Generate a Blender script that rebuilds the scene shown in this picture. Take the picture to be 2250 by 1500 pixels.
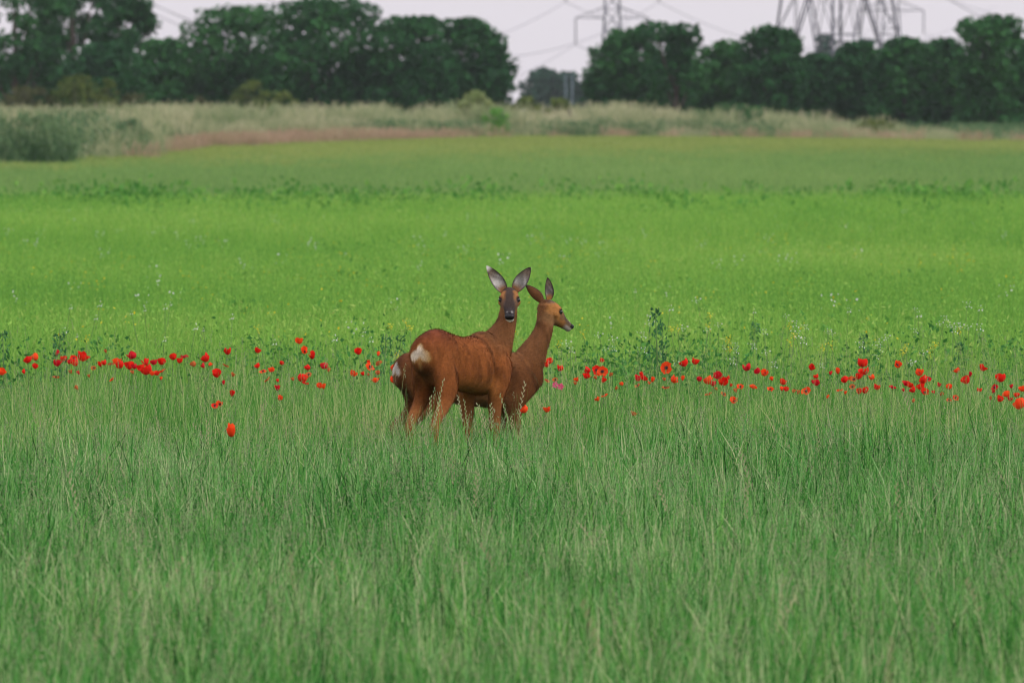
import bpy, bmesh, math, random
import numpy as np
from mathutils import Vector, Matrix, noise as mnoise

for o in list(bpy.data.objects):
    bpy.data.objects.remove(o)
SC = bpy.context.scene
COL = SC.collection
R = math.radians
rng = np.random.default_rng(11)
random.seed(11)

# ------------------------------------------------------------------ camera, sky, sun, exposure
F = 18800.0            # focal length in photograph pixels
CAM_H = 1.6
HORIZON = 308.0        # photograph row of eye level
cam = bpy.data.cameras.new('camera')
cam.lens = F / 2250.0 * 36.0
cam.sensor_width = 36.0
cam.clip_start = 0.5
cam.clip_end = 9000
cam.dof.use_dof = True
cam.dof.focus_distance = 40.0
cam.dof.aperture_fstop = 11.0
cam_o = bpy.data.objects.new('camera', cam)
cam_o.location = (0, 0, CAM_H)
cam_o.rotation_euler = (R(90) - math.atan((750 - HORIZON) / F), 0, 0)
COL.objects.link(cam_o)
SC.camera = cam_o

SUN_EL, SUN_AZ = R(38), R(62)      # azimuth: from behind the camera round to the right
world = bpy.data.worlds.new('World')
SC.world = world
world.use_nodes = True
wn, wl = world.node_tree.nodes, world.node_tree.links
wn.clear()
w_out = wn.new('ShaderNodeOutputWorld')
w_bg = wn.new('ShaderNodeBackground')
w_bg.inputs['Strength'].default_value = 0.1
w_sky = wn.new('ShaderNodeTexSky')
w_sky.sky_type = 'NISHITA'
w_sky.sun_disc = False
w_sky.sun_elevation = SUN_EL
w_sky.sun_rotation = math.pi - SUN_AZ
w_sky.air_density = 1.0
w_sky.dust_density = 4.0
w_tc = wn.new('ShaderNodeTexCoord')
w_sep = wn.new('ShaderNodeSeparateXYZ')
w_map = wn.new('ShaderNodeMapRange')          # overcast dome: brighter overhead than at the horizon
w_map.inputs['From Min'].default_value = 0.0
w_map.inputs['From Max'].default_value = 1.0
w_map.inputs['To Min'].default_value = 1.0
w_map.inputs['To Max'].default_value = 2.6
w_mul = wn.new('ShaderNodeMix')
w_mul.data_type = 'RGBA'; w_mul.blend_type = 'MULTIPLY'
w_mul.inputs['Factor'].default_value = 1.0
w_mul.inputs['A'].default_value = (6.3, 5.85, 6.25, 1)
w_mix = wn.new('ShaderNodeMix')
w_mix.data_type = 'RGBA'
w_mix.inputs['Factor'].default_value = 0.88     # cloud cover
wl.new(w_tc.outputs['Generated'], w_sep.inputs[0])
wl.new(w_sep.outputs['Z'], w_map.inputs['Value'])
wl.new(w_map.outputs['Result'], w_mul.inputs['B'])
wl.new(w_sky.outputs['Color'], w_mix.inputs['A'])
wl.new(w_mul.outputs['Result'], w_mix.inputs['B'])
wl.new(w_mix.outputs['Result'], w_bg.inputs['Color'])
wl.new(w_bg.outputs['Background'], w_out.inputs['Surface'])

sun = bpy.data.lights.new('sun', 'SUN')
sun.energy = 1.3
sun.angle = R(22)
sun.color = (1.0, 0.95, 0.87)
sun_o = bpy.data.objects.new('sun', sun)
sd = Vector((math.sin(SUN_AZ) * math.cos(SUN_EL), -math.cos(SUN_AZ) * math.cos(SUN_EL), math.sin(SUN_EL)))
sun_o.rotation_euler = sd.to_track_quat('Z', 'Y').to_euler()
sun_o.location = (20, -10, 30)
COL.objects.link(sun_o)

vs = SC.view_settings
vs.view_transform = 'Standard'
vs.look = 'None'
vs.exposure = 0.42
vs.gamma = 1.0
vs.use_curve_mapping = False
SC.render.engine = 'CYCLES'
SC.cycles.max_bounces = 5
SC.cycles.diffuse_bounces = 3
SC.cycles.transmission_bounces = 3
SC.cycles.volume_bounces = 1
SC.cycles.use_denoising = True
SC.cycles.filter_width = 1.1

# ------------------------------------------------------------------ helpers
def sx(px, d): return (px - 1125.0) / F * d
def sz(py, d): return CAM_H - (py - HORIZON) / F * d

def smooth(a, b, x):
    t = np.clip((x - a) / (b - a), 0, 1)
    return t * t * (3 - 2 * t)

GX = [0, 150, 170, 200, 250, 300, 380, 400, 430, 520, 700, 1200, 3200]
GZ = [0, 0, 0.0, .20, .57, .97, 1.52, 1.60, 1.62, 1.62, 1.3, 0.6, 0.0]
def ground_z(x, y):
    x = np.asarray(x, float); y = np.asarray(y, float)
    z = np.interp(y, GX, GZ)
    z = z + 0.02 * np.sin(x * .7 + 1.3) * np.sin(y * .33) * smooth(20, 60, y)
    far = smooth(180, 330, y)
    u = x / np.maximum(y, 1) * F + 1125           # gentle cross fall of the far field
    z = z + far * (-.10 * np.clip((1125 - u) / 1125, -1, 1) ** 2 - .08 * smooth(1300, 2250, u))
    return z
def gz(x, y): return float(ground_z(x, y))

def link(o, parent=None):
    COL.objects.link(o)
    if parent: o.parent = parent
    return o

def mesh_obj(name, verts, faces, mat=None, parent=None, smooth_shade=False):
    me = bpy.data.meshes.new(name)
    me.from_pydata([tuple(v) for v in verts], [], faces)
    if mat: me.materials.append(mat)
    if smooth_shade: me.polygons.foreach_set('use_smooth', [True] * len(me.polygons))
    me.update()
    return link(bpy.data.objects.new(name, me), parent)

def quads_mesh(name, V, nper, mat, tint=None):
    """V (n*nper,3): n polygons of nper corners each; built with numpy."""
    n = len(V) // nper
    me = bpy.data.meshes.new(name)
    me.vertices.add(len(V)); me.vertices.foreach_set('co', np.asarray(V, np.float32).ravel())
    me.loops.add(n * nper); me.loops.foreach_set('vertex_index', np.arange(n * nper, dtype=np.int32))
    me.polygons.add(n)
    me.polygons.foreach_set('loop_start', np.arange(0, n * nper, nper, dtype=np.int32))
    if mat: me.materials.append(mat)
    me.update(calc_edges=True)
    if tint is not None:
        a = me.attributes.new('tint', 'FLOAT', 'FACE'); a.data.foreach_set('value', np.asarray(tint, np.float32))
    return me

def empty(name, loc, label=None, cat=None, group=None, rz=0):
    o = bpy.data.objects.new(name, None)
    o.empty_display_size = .2
    o.location = loc; o.rotation_euler = (0, 0, rz)
    COL.objects.link(o)
    tag(o, label, cat, group)
    return o

def tag(o, label=None, cat=None, group=None, kind=None):
    if label: o['label'] = label
    if cat: o['category'] = cat
    if group: o['group'] = group
    if kind: o['kind'] = kind
    return o

def tube_geo(pts, radii, n=6, cap=True):
    """Tapered tube through points; returns verts, faces."""
    V, Fc = [], []
    pts = [Vector(p) for p in pts]
    ref = None
    for i, p in enumerate(pts):
        t = (pts[min(i + 1, len(pts) - 1)] - pts[max(i - 1, 0)]).normalized()
        if ref is None:
            ref = t.cross(Vector((0.31, 1, 0.17))).normalized()
        a = (ref - t * ref.dot(t)).normalized(); b = t.cross(a); ref = a
        r = radii[i]
        ru, rv = r if isinstance(r, tuple) else (r, r)
        for k in range(n):
            c, s = math.cos(2 * math.pi * k / n), math.sin(2 * math.pi * k / n)
            V.append(p + a * (ru * c) + b * (rv * s))
    for i in range(len(pts) - 1):
        for k in range(n):
            k2 = (k + 1) % n
            Fc.append((i * n + k, i * n + k2, (i + 1) * n + k2, (i + 1) * n + k))
    if cap:
        Fc.append(tuple(range(n - 1, -1, -1)))
        Fc.append(tuple((len(pts) - 1) * n + k for k in range(n)))
    return V, Fc

class MB:
    def __init__(self): self.v = []; self.f = []
    def add(self, V, Fc):
        o = len(self.v); self.v += [Vector(v) for v in V]; self.f += [tuple(i + o for i in f) for f in Fc]
    def tube(self, *a, **k): self.add(*tube_geo(*a, **k))
    def obj(self, name, mat, parent=None, sm=True): return mesh_obj(name, self.v, self.f, mat, parent, sm)

# ------------------------------------------------------------------ materials
def new_mat(name):
    m = bpy.data.materials.new(name); m.use_nodes = True
    nt = m.node_tree; nt.nodes.clear()
    out = nt.nodes.new('ShaderNodeOutputMaterial')
    return m, nt, out

def ramp(nt, stops):
    r = nt.nodes.new('ShaderNodeValToRGB')
    el = r.color_ramp.elements
    while len(el) < len(stops): el.new(0.5)
    for e, (p, c) in zip(el, stops): e.position = p; e.color = (*c, 1)
    return r

def math_node(nt, op, a, b=None):
    n = nt.nodes.new('ShaderNodeMath'); n.operation = op
    for i, v in enumerate((a, b)):
        if v is None: continue
        if isinstance(v, (int, float)): n.inputs[i].default_value = v
        else: nt.links.new(v, n.inputs[i])
    return n.outputs[0]

def leaf_mat(name, stops, transl=.35, scale=.4, rough=.8, wpatch=.35, wrand=.3, wtint=.35, stretch=(1, 1, 1)):
    """Blade / leaf material: colour from the blade's own tint, the plant's random number and soft patches over the ground."""
    m, nt, out = new_mat(name)
    L = nt.links
    geo = nt.nodes.new('ShaderNodeNewGeometry')
    mp = nt.nodes.new('ShaderNodeMapping'); mp.inputs['Scale'].default_value = stretch
    L.new(geo.outputs['Position'], mp.inputs[0])
    nz = nt.nodes.new('ShaderNodeTexNoise'); nz.inputs['Scale'].default_value = scale; nz.inputs['Detail'].default_value = 3
    L.new(mp.outputs[0], nz.inputs['Vector'])
    oi = nt.nodes.new('ShaderNodeObjectInfo')
    at = nt.nodes.new('ShaderNodeAttribute'); at.attribute_name = 'tint'
    a = math_node(nt, 'MULTIPLY', math_node(nt, 'SUBTRACT', nz.outputs['Fac'], .5), wpatch * 3)
    b = math_node(nt, 'MULTIPLY', math_node(nt, 'SUBTRACT', oi.outputs['Random'], .5), wrand)
    c = math_node(nt, 'MULTIPLY', math_node(nt, 'SUBTRACT', at.outputs['Fac'], .5), wtint * 2)
    f = math_node(nt, 'ADD', math_node(nt, 'ADD', a, b), math_node(nt, 'ADD', c, .5))
    rp = ramp(nt, stops); L.new(f, rp.inputs[0])
    p = nt.nodes.new('ShaderNodeBsdfPrincipled')
    p.inputs['Roughness'].default_value = rough
    p.inputs['Specular IOR Level'].default_value = .08
    L.new(rp.outputs[0], p.inputs['Base Color'])
    t = nt.nodes.new('ShaderNodeBsdfTranslucent'); L.new(rp.outputs[0], t.inputs['Color'])
    mx = nt.nodes.new('ShaderNodeMixShader'); mx.inputs[0].default_value = transl
    L.new(p.outputs[0], mx.inputs[1]); L.new(t.outputs[0], mx.inputs[2])
    L.new(mx.outputs[0], out.inputs['Surface'])
    return m

def plain_mat(name, col, rough=.7, var=.25, scale=30, metallic=0.0, spec=.3, bump=0.0):
    m, nt, out = new_mat(name)
    p = nt.nodes.new('ShaderNodeBsdfPrincipled')
    nz = nt.nodes.new('ShaderNodeTexNoise'); nz.inputs['Scale'].default_value = scale; nz.inputs['Detail'].default_value = 4
    tc = nt.nodes.new('ShaderNodeTexCoord'); nt.links.new(tc.outputs['Object'], nz.inputs['Vector'])
    lo = tuple(c * (1 - var) for c in col); hi = tuple(min(1, c * (1 + var)) for c in col)
    rp = ramp(nt, [(.3, lo), (.7, hi)])
    nt.links.new(nz.outputs['Fac'], rp.inputs[0]); nt.links.new(rp.outputs[0], p.inputs['Base Color'])
    p.inputs['Roughness'].default_value = rough; p.inputs['Metallic'].default_value = metallic
    p.inputs['Specular IOR Level'].default_value = spec
    if bump:
        b = nt.nodes.new('ShaderNodeBump'); b.inputs['Strength'].default_value = bump
        nt.links.new(nz.outputs['Fac'], b.inputs['Height']); nt.links.new(b.outputs[0], p.inputs['Normal'])
    nt.links.new(p.outputs[0], out.inputs['Surface'])
    return m

M_MEADOW = leaf_mat('meadow grass', [(0, (.009, .050, .010)), (.22, (.028, .158, .022)), (.42, (.068, .252, .038)), (.58, (.086, .305, .074)), (.72, (.155, .370, .072)), (.88, (.26, .455, .180)), (1, (.46, .51, .27))], scale=.65, wpatch=.26, wtint=.56, stretch=(1, .4, 1))
M_SEED = leaf_mat('grass seed heads', [(0, (.26, .25, .12)), (.5, (.36, .34, .19)), (1, (.44, .36, .26))], scale=2)
M_PANICLE = leaf_mat('grass panicles', [(0, (.13, .20, .09)), (.5, (.20, .27, .13)), (1, (.30, .30, .18))], scale=2)
M_LIME = leaf_mat('lime green ley', [(0, (.062, .20, .034)), (.35, (.128, .315, .050)), (.7, (.212, .412, .068)), (1, (.35, .47, .12))], scale=.09, wpatch=.42, wtint=.3, stretch=(1, .35, 1))
M_STRIP = leaf_mat('wildflower strip grass', [(0, (.020, .115, .018)), (.28, (.052, .235, .030)), (.5, (.098, .295, .048)), (.66, (.155, .355, .072)), (.80, (.27, .42, .13)), (.95, (.46, .48, .22))], scale=.8, wpatch=.25, wtint=.46)
M_WEED = leaf_mat('broad weed leaves', [(0, (.022, .11, .025)), (.5, (.048, .18, .036)), (1, (.095, .26, .05))], transl=.25, scale=1.2)
M_EDGEWEED = leaf_mat('mid green weed leaves', [(0, (.04, .155, .028)), (.5, (.080, .24, .040)), (1, (.15, .33, .055))], transl=.3, scale=.3)
M_GREYWEED = leaf_mat('grey green weed stalks', [(0, (.035, .095, .040)), (.5, (.085, .165, .070)), (1, (.19, .26, .13))], transl=.3, scale=.6)
M_DARKWEED = leaf_mat('dark weed leaves', [(0, (.018, .085, .035)), (.6, (.045, .15, .055)), (1, (.08, .21, .07))], transl=.2, scale=1.2)
M_FIELD = leaf_mat('far crop', [(0, (.10, .21, .060)), (.5, (.165, .300, .082)), (1, (.25, .36, .115))], scale=.05, wpatch=.42, wtint=.3, stretch=(.6, .12, 1))
M_FIELD2 = leaf_mat('far crop with ripening heads', [(0, (.16, .235, .060)), (.5, (.245, .320, .085)), (1, (.33, .37, .13))], scale=.05, wpatch=.3, wtint=.3, stretch=(.6, .12, 1))
M_MARGIN = leaf_mat('tall pale margin grass', [(0, (.06, .15, .05)), (.35, (.15, .23, .095)), (.7, (.32, .345, .19)), (1, (.50, .46, .31))], scale=.3, wpatch=.42)
M_PINK = leaf_mat('reddish flowering grass', [(0, (.17, .18, .08)), (.4, (.31, .245, .15)), (.8, (.39, .275, .195)), (1, (.44, .36, .26))], scale=.3, wpatch=.3)
M_NETTLE = leaf_mat('tall margin weeds', [(0, (.022, .075, .026)), (.5, (.045, .125, .042)), (1, (.10, .18, .07))], scale=.6)
M_TREE = leaf_mat('tree leaves', [(0, (.008, .038, .016)), (.45, (.018, .078, .025)), (.8, (.038, .135, .034)), (1, (.070, .18, .045))], transl=.15, scale=.35, wpatch=.30, wrand=.25, wtint=.25)
M_FARTREE = leaf_mat('haze tinted distant leaves', [(0, (.010, .038, .026)), (1, (.026, .075, .046))], transl=.15, scale=.4)  # bluish cast of distance haze is mixed into the leaf colour
M_OLIVE = leaf_mat('olive bush leaves', [(0, (.045, .075, .018)), (.5, (.088, .130, .028)), (1, (.15, .19, .042))], transl=.25, scale=1.2)
M_BROWNBUSH = leaf_mat('brownish bush leaves', [(0, (.038, .05, .02)), (.5, (.07, .082, .03)), (1, (.11, .12, .045))], transl=.2, scale=1.2)
M_PALEBUSH = leaf_mat('pale bush leaves', [(0, (.12, .20, .06)), (.5, (.20, .27, .09)), (1, (.30, .33, .15))], transl=.25, scale=1.2)
M_BARK = plain_mat('bark', (.055, .045, .035), .9, .4, 6, bump=.4)
M_STEEL = plain_mat('galvanised steel', (.085, .085, .11), .6, .2, 3, metallic=.3)
M_WIRE = plain_mat('conductor', (.20, .20, .24), .6, .1, 1, metallic=.3)
M_GLASS_INS = plain_mat('insulator', (.16, .15, .19), .4, .1, 3)
M_POLE = plain_mat('pale pole', (.08, .115, .135), .8, .2, 3)
M_POST = plain_mat('weathered wood', (.10, .085, .07), .9, .3, 8)
M_STEM = plain_mat('flower stem', (.10, .20, .05), .7, .3, 20)
M_YELLOW = leaf_mat('yellow blossom', [(0, (.45, .36, .02)), (.5, (.60, .50, .03)), (1, (.68, .60, .06))], scale=5)
M_WHITE = leaf_mat('white blossom', [(0, (.55, .58, .55)), (1, (.8, .8, .8))], scale=5)
M_PINKFL = leaf_mat('pink blossom', [(0, (.58, .09, .17)), (1, (.78, .38, .46))], scale=5)
def petal_mat(name, c0, c1):
    return leaf_mat(name, [(0, c0), (1, c1)], transl=.4, scale=60, rough=.55, wpatch=.25, wrand=.4)
M_PETAL = {
    'scarlet': petal_mat('scarlet petal', (.66, .014, .008), (.84, .040, .016)),
    'crimson': petal_mat('crimson petal', (.55, .010, .020), (.72, .030, .040)),
    'orange-red': petal_mat('orange red petal', (.80, .060, .012), (.90, .13, .025)),
    'faded orange': petal_mat('faded orange petal', (.48, .11, .03), (.66, .24, .08)),
}
M_POPPYC = plain_mat('poppy centre', (.016, .013, .02), .7, .3, 200)

# ------------------------------------------------------------------ ground
def build_ground():
    ys = np.concatenate([np.arange(-60, 20, 8), np.arange(20, 60, .6), np.arange(60, 180, 2.5), np.arange(180, 460, 5), np.arange(460, 1000, 30), np.arange(1000, 3001, 200)])
    xs = np.concatenate([[-1500, -900, -500, -250, -120, -60], np.arange(-40, 40.1, 1.6), [60, 120, 250, 500, 900, 1500]])
    X, Y = np.meshgrid(xs, ys)
    Z = ground_z(X, Y)
    ny, nx = X.shape
    V = np.stack([X, Y, Z], -1).reshape(-1, 3)
    faces = [(j * nx + i, j * nx + i + 1, (j + 1) * nx + i + 1, (j + 1) * nx + i) for j in range(ny - 1) for i in range(nx - 1)]
    m, nt, out = new_mat('field ground')
    L = nt.links
    geo = nt.nodes.new('ShaderNodeNewGeometry')
    sp = nt.nodes.new('ShaderNodeSeparateXYZ'); L.new(geo.outputs['Position'], sp.inputs[0])
    mr = nt.nodes.new('ShaderNodeMapRange'); mr.inputs['From Max'].default_value = 440.0
    L.new(sp.outputs['Y'], mr.inputs['Value'])
    rp = ramp(nt, [(0, (.035, .075, .022)), (.10, (.035, .08, .022)), (.13, (.05, .16, .02)), (.37, (.06, .19, .022)), (.41, (.065, .17, .045)), (.66, (.10, .20, .05)), (.84, (.14, .19, .06)), (1, (.08, .11, .04))])
    L.new(mr.outputs[0], rp.inputs[0])
    nz = nt.nodes.new('ShaderNodeTexNoise'); nz.inputs['Scale'].default_value = 1.5; nz.inputs['Detail'].default_value = 6
    L.new(geo.outputs['Position'], nz.inputs['Vector'])
    mr2 = nt.nodes.new('ShaderNodeMapRange'); mr2.inputs['From Min'].default_value = .3; mr2.inputs['From Max'].default_value = .7
    mr2.inputs['To Min'].default_value = .55; mr2.inputs['To Max'].default_value = 1.25
    L.new(nz.outputs['Fac'], mr2.inputs['Value'])
    mx = nt.nodes.new('ShaderNodeMix'); mx.data_type = 'RGBA'; mx.blend_type = 'MULTIPLY'; mx.inputs['Factor'].default_value = 1
    L.new(rp.outputs[0], mx.inputs['A']); L.new(mr2.outputs[0], mx.inputs['B'])
    p = nt.nodes.new('ShaderNodeBsdfPrincipled'); p.inputs['Roughness'].default_value = .95; p.inputs['Specular IOR Level'].default_value = .1
    L.new(mx.outputs['Result'], p.inputs['Base Color']); L.new(p.outputs[0], out.inputs['Surface'])
    o = mesh_obj('ground', V, faces, m, None, True)
    tag(o, 'gently rising green farmland under the grass', None, None, 'structure')
build_ground()

# haze: one even box of air round everything
HB = ((-1560, -80, -1.6), (1560, 3040, 62))
(x0, y0, z0), (x1, y1, z1) = HB
hv = [(x, y, z) for z in (z0, z1) for y in (y0, y1) for x in (x0, x1)]
hf = [(0, 2, 3, 1), (4, 5, 7, 6), (0, 1, 5, 4), (2, 6, 7, 3), (0, 4, 6, 2), (1, 3, 7, 5)]
mh, nt, out = new_mat('thin air haze')
pv = nt.nodes.new('ShaderNodeVolumePrincipled')
pv.inputs['Color'].default_value = (.80, .86, .97, 1)
pv.inputs['Density'].default_value = .00007
pv.inputs['Anisotropy'].default_value = .1
nt.links.new(pv.outputs[0], out.inputs['Volume'])
hz = mesh_obj('haze', hv, hf, mh)
tag(hz, 'thin pale haze over the fields', None, None, 'stuff')

# ------------------------------------------------------------------ scattered grass (uncountable)
def blades(n, radius, h0, h1, width, lean=.25, seed=0, tilt=.15, seedhead=0.0, seg=3, tip=.12, hpow=1.0):
    """n curved tapering blades standing in a round patch -> quads (n*seg,4,3) and tints."""
    g = np.random.default_rng(seed)
    a = g.uniform(0, 2 * np.pi, n); r = radius * np.sqrt(g.uniform(0, 1, n))
    base = np.stack([r * np.cos(a), r * np.sin(a), np.zeros(n)], -1)
    h = h0 + (h1 - h0) * g.uniform(0, 1, n) ** hpow
    w = width * g.uniform(.6, 1.25, n)
    az = g.uniform(0, 2 * np.pi, n)
    dirn = np.stack([np.cos(az), np.sin(az), np.zeros(n)], -1)
    side_az = g.uniform(0, 2 * np.pi, n)
    side = np.stack([np.cos(side_az), np.sin(side_az), np.zeros(n)], -1)
    bend = g.uniform(0, 1, n) ** 1.5 * lean + .03
    til = g.uniform(-1, 1, (n, 2)) * tilt
    ts = np.linspace(0, 1, seg + 1)
    P = []
    for t in ts:
        off = dirn * (bend * h * t ** 2.2)[:, None]
        off[:, :2] += til * (h * t)[:, None]
        z = h * t * (1 - .35 * bend * t)
        c = base + off; c[:, 2] += z
        ww = w * (1 - t * (1 - tip)) * (1.0 if t > 0 else .75)
        P.append((c - side * ww[:, None] / 2, c + side * ww[:, None] / 2))
    Q = []
    for k in range(seg):
        Q.append(np.stack([P[k][0], P[k][1], P[k + 1][1], P[k + 1][0]], 1))
    Q = np.stack(Q, 1).reshape(-1, 3)
    tint = np.repeat(g.uniform(0, 1, n), seg)
    tops = (P[-1][0] + P[-1][1]) / 2
    return Q, tint, tops, P

def seed_quads(tops, n_sp, length, size, seed):
    """small spikelets along the last part of each stem"""
    g = np.random.default_rng(seed)
    Q = []
    for tp in tops:
        for k in range(n_sp):
            c = tp - np.array([0, 0, length * k / n_sp]) + g.normal(0, 1, 3) * np.array([size * .5, size * .5, size * .3])
            ax = np.array([g.normal(0, .35), g.normal(0, .35), 1.0]); ax /= np.linalg.norm(ax)
            sd_ = np.cross(ax, g.normal(0, 1, 3)); sd_ /= np.linalg.norm(sd_)
            Q += [c - ax * size, c + sd_ * size * .35, c + ax * size, c - sd_ * size * .35]
    return np.array(Q)

def leaf_quads(C, size, g, aspect=.55, up=.4):
    """diamond leaves at the centres C"""
    n = len(C)
    ax = g.normal(0, 1, (n, 3)); ax[:, 2] += up; ax /= np.linalg.norm(ax, axis=1)[:, None]
    sd_ = np.cross(ax, g.normal(0, 1, (n, 3))); sd_ /= np.linalg.norm(sd_, axis=1)[:, None]
    s = (size * g.uniform(.6, 1.3, n))[:, None]
    return np.stack([C - ax * s, C + sd_ * s * aspect - ax * s * .1, C + ax * s, C - sd_ * s * aspect - ax * s * .1], 1).reshape(-1, 3)

def source(name, parts):
    """parts: list of (quads, tints, material) joined as one clump mesh used only as an instance source"""
    Q = np.concatenate([p[0] for p in parts]); T = np.concatenate([np.full(len(p[0]) // 4, p[1]) if np.isscalar(p[1]) else p[1] for p in parts])
    me = quads_mesh(name, Q, 4, None, T)
    idx = []
    mats = []
    for p in parts:
        if p[2] not in mats: mats.append(p[2]); me.materials.append(p[2])
        idx += [mats.index(p[2])] * (len(p[0]) // 4)
    me.polygons.foreach_set('material_index', idx)
    return bpy.data.objects.new(name, me)

def scatter(name, label, sources, P, scale, tilt=.06):
    n = len(P)
    col = bpy.data.collections.new(name + ' sources')
    for s in sources: col.objects.link(s)
    me = bpy.data.meshes.new(name)
    me.vertices.add(n); me.vertices.foreach_set('co', np.asarray(P, np.float32).ravel())
    rot = np.stack([rng.normal(0, tilt, n), rng.normal(0, tilt, n), rng.uniform(0, 2 * np.pi, n)], -1)
    a = me.attributes.new('rot', 'FLOAT_VECTOR', 'POINT'); a.data.foreach_set('vector', rot.astype(np.float32).ravel())
    a = me.attributes.new('scl', 'FLOAT', 'POINT'); a.data.foreach_set('value', np.asarray(scale, np.float32))
    a = me.attributes.new('idx', 'INT', 'POINT'); a.data.foreach_set('value', rng.integers(0, len(sources), n).astype(np.int32))
    o = link(bpy.data.objects.new(name, me))
    tag(o, label, None, None, 'stuff')
    ng = bpy.data.node_groups.new(name, 'GeometryNodeTree')
    ng.interface.new_socket('Geometry', in_out='INPUT', socket_type='NodeSocketGeometry')
    ng.interface.new_socket('Geometry', in_out='OUTPUT', socket_type='NodeSocketGeometry')
    gi, go = ng.nodes.new('NodeGroupInput'), ng.nodes.new('NodeGroupOutput')
    iop = ng.nodes.new('GeometryNodeInstanceOnPoints')
    ci = ng.nodes.new('GeometryNodeCollectionInfo')
    ci.inputs['Collection'].default_value = col
    ci.inputs['Separate Children'].default_value = True
    ci.inputs['Reset Children'].default_value = True
    def attr(nm, ty):
        k = ng.nodes.new('GeometryNodeInputNamedAttribute'); k.data_type = ty; k.inputs['Name'].default_value = nm
        return k.outputs['Attribute']
    ng.links.new(gi.outputs[0], iop.inputs['Points'])
    ng.links.new(ci.outputs[0], iop.inputs['Instance'])
    iop.inputs['Pick Instance'].default_value = True
    ng.links.new(attr('idx', 'INT'), iop.inputs['Instance Index'])
    ng.links.new(attr('rot', 'FLOAT_VECTOR'), iop.inputs['Rotation'])
    ng.links.new(attr('scl', 'FLOAT'), iop.inputs['Scale'])
    ng.links.new(iop.outputs[0], go.inputs[0])
    md = o.modifiers.new('scatter', 'NODES'); md.node_group = ng
    return o

def region(d0, d1, density, side=2.0, half=.0625):
    """random ground points in the wedge the camera (and a step to either side) sees"""
    area = half * (d1 ** 2 - d0 ** 2) + 2 * side * (d1 - d0)
    n = int(area * density)
    out = []
    while len(out) < n:
        y = rng.uniform(d0, d1, n); wmax = half * d1 + side
        x = rng.uniform(-wmax, wmax, n)
        ok = np.abs(x) < half * y + side
        out += list(np.stack([x[ok], y[ok]], -1))
    P = np.array(out[:n])
    return np.column_stack([P, ground_z(P[:, 0], P[:, 1])])

def vnoise(P, s, seed=0.0):
    return np.array([mnoise.noise(Vector((p[0] * s + seed, p[1] * s * .6 + seed, seed))) for p in P])

# near meadow: fine sage and green blades with seed heads
src = []
for k in range(10):
    q, t, tops, _ = blades(54, .17, .10, .31, .0090, lean=.45, seed=k, tilt=.13)
    q2, t2, tops2, _ = blades(8, .17, .22, .36, .0036, lean=.3, seed=50 + k, tilt=.14)
    q3, t3, _, _ = blades(6, .17, .16, .31, .0115, lean=.5, seed=70 + k, tilt=.2)
    prt = [(q, t, M_MEADOW), (q2, .45 + .55 * t2, M_MEADOW), (q3, .2 + .6 * t3, M_MEADOW)]
    if k % 2 == 0: prt.append((seed_quads(tops2[:2], 7, .05, .0055, 90 + k), .5, M_PANICLE))
    else:
        g = np.random.default_rng(30 + k)
        for tp in tops2[:3]:
            C = tp + g.normal(0, 1, (34, 3)) * np.array([.014, .014, .030]) - np.array([0, 0, .03])
            prt.append((leaf_quads(C, .0042, g, .5, .3), g.uniform(0, 1, 34), M_PANICLE))
    src.append(source('meadow tuft', prt))
P = region(20.5, 43, 26)
nz_ = vnoise(P, .5)
s = rng.uniform(.78, 1.14, len(P)) * (1 + .22 * nz_ + .30 * vnoise(P, 1.9, 13))
near = np.exp(-((P[:, 0] - sx(1010, 40)) / .55) ** 2) * np.exp(-((P[:, 1] - 39.3) / .6) ** 2)
s = s * (1 + .06 * near)
edge = smooth(36.0, 43.0, P[:, 1] + 2.4 * vnoise(P, .45, 5))
keep = rng.uniform(0, 1, len(P)) > edge
scatter('meadow_grass', 'tall sage green meadow grass filling the foreground', src, P[keep], s[keep])

# flowering stems that stand above the meadow, thickest round the deer
src = []
for k in range(8):
    q, t, tops, PP = blades(1, .005, .36, .50, .0036, lean=.35, seed=300 + k, tilt=.15, seg=6, tip=.6)
    mid = [(PP[i][0][0] + PP[i][1][0]) / 2 for i in range(7)]
    g = np.random.default_rng(k)
    sp = []
    for j in range(12):
        u = 4.2 + 1.8 * j / 11; i0 = min(int(u), 5); c = mid[i0] * (1 - (u - i0)) + mid[i0 + 1] * (u - i0)
        c = c + np.array([(-1) ** j * .004, g.normal(0, .002), 0])
        ax = np.array([(-1) ** j * .35, 0, 1.0]); ax /= np.linalg.norm(ax)
        sd_ = np.cross(ax, np.array([g.normal(0, .3), 1, 0])); sd_ /= np.linalg.norm(sd_)
        sp += [c - ax * .009, c + sd_ * .0034, c + ax * .010, c - sd_ * .0034]
    src.append(source('flowering stem', [(q, t * .3 + .5, M_MEADOW), (np.array(sp), .5, M_SEED)]))
P = region(21, 41.5, .9)
xx = rng.uniform(sx(850, 40), sx(1210, 40), 34); yy = rng.uniform(38.9, 39.7, 34)
P = np.concatenate([P, np.column_stack([xx, yy, ground_z(xx, yy)])])
scatter('flowering_grass', 'thin flowering grass stems rising above the meadow', src, P, rng.uniform(.75, 1.08, len(P)), .10)

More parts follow.
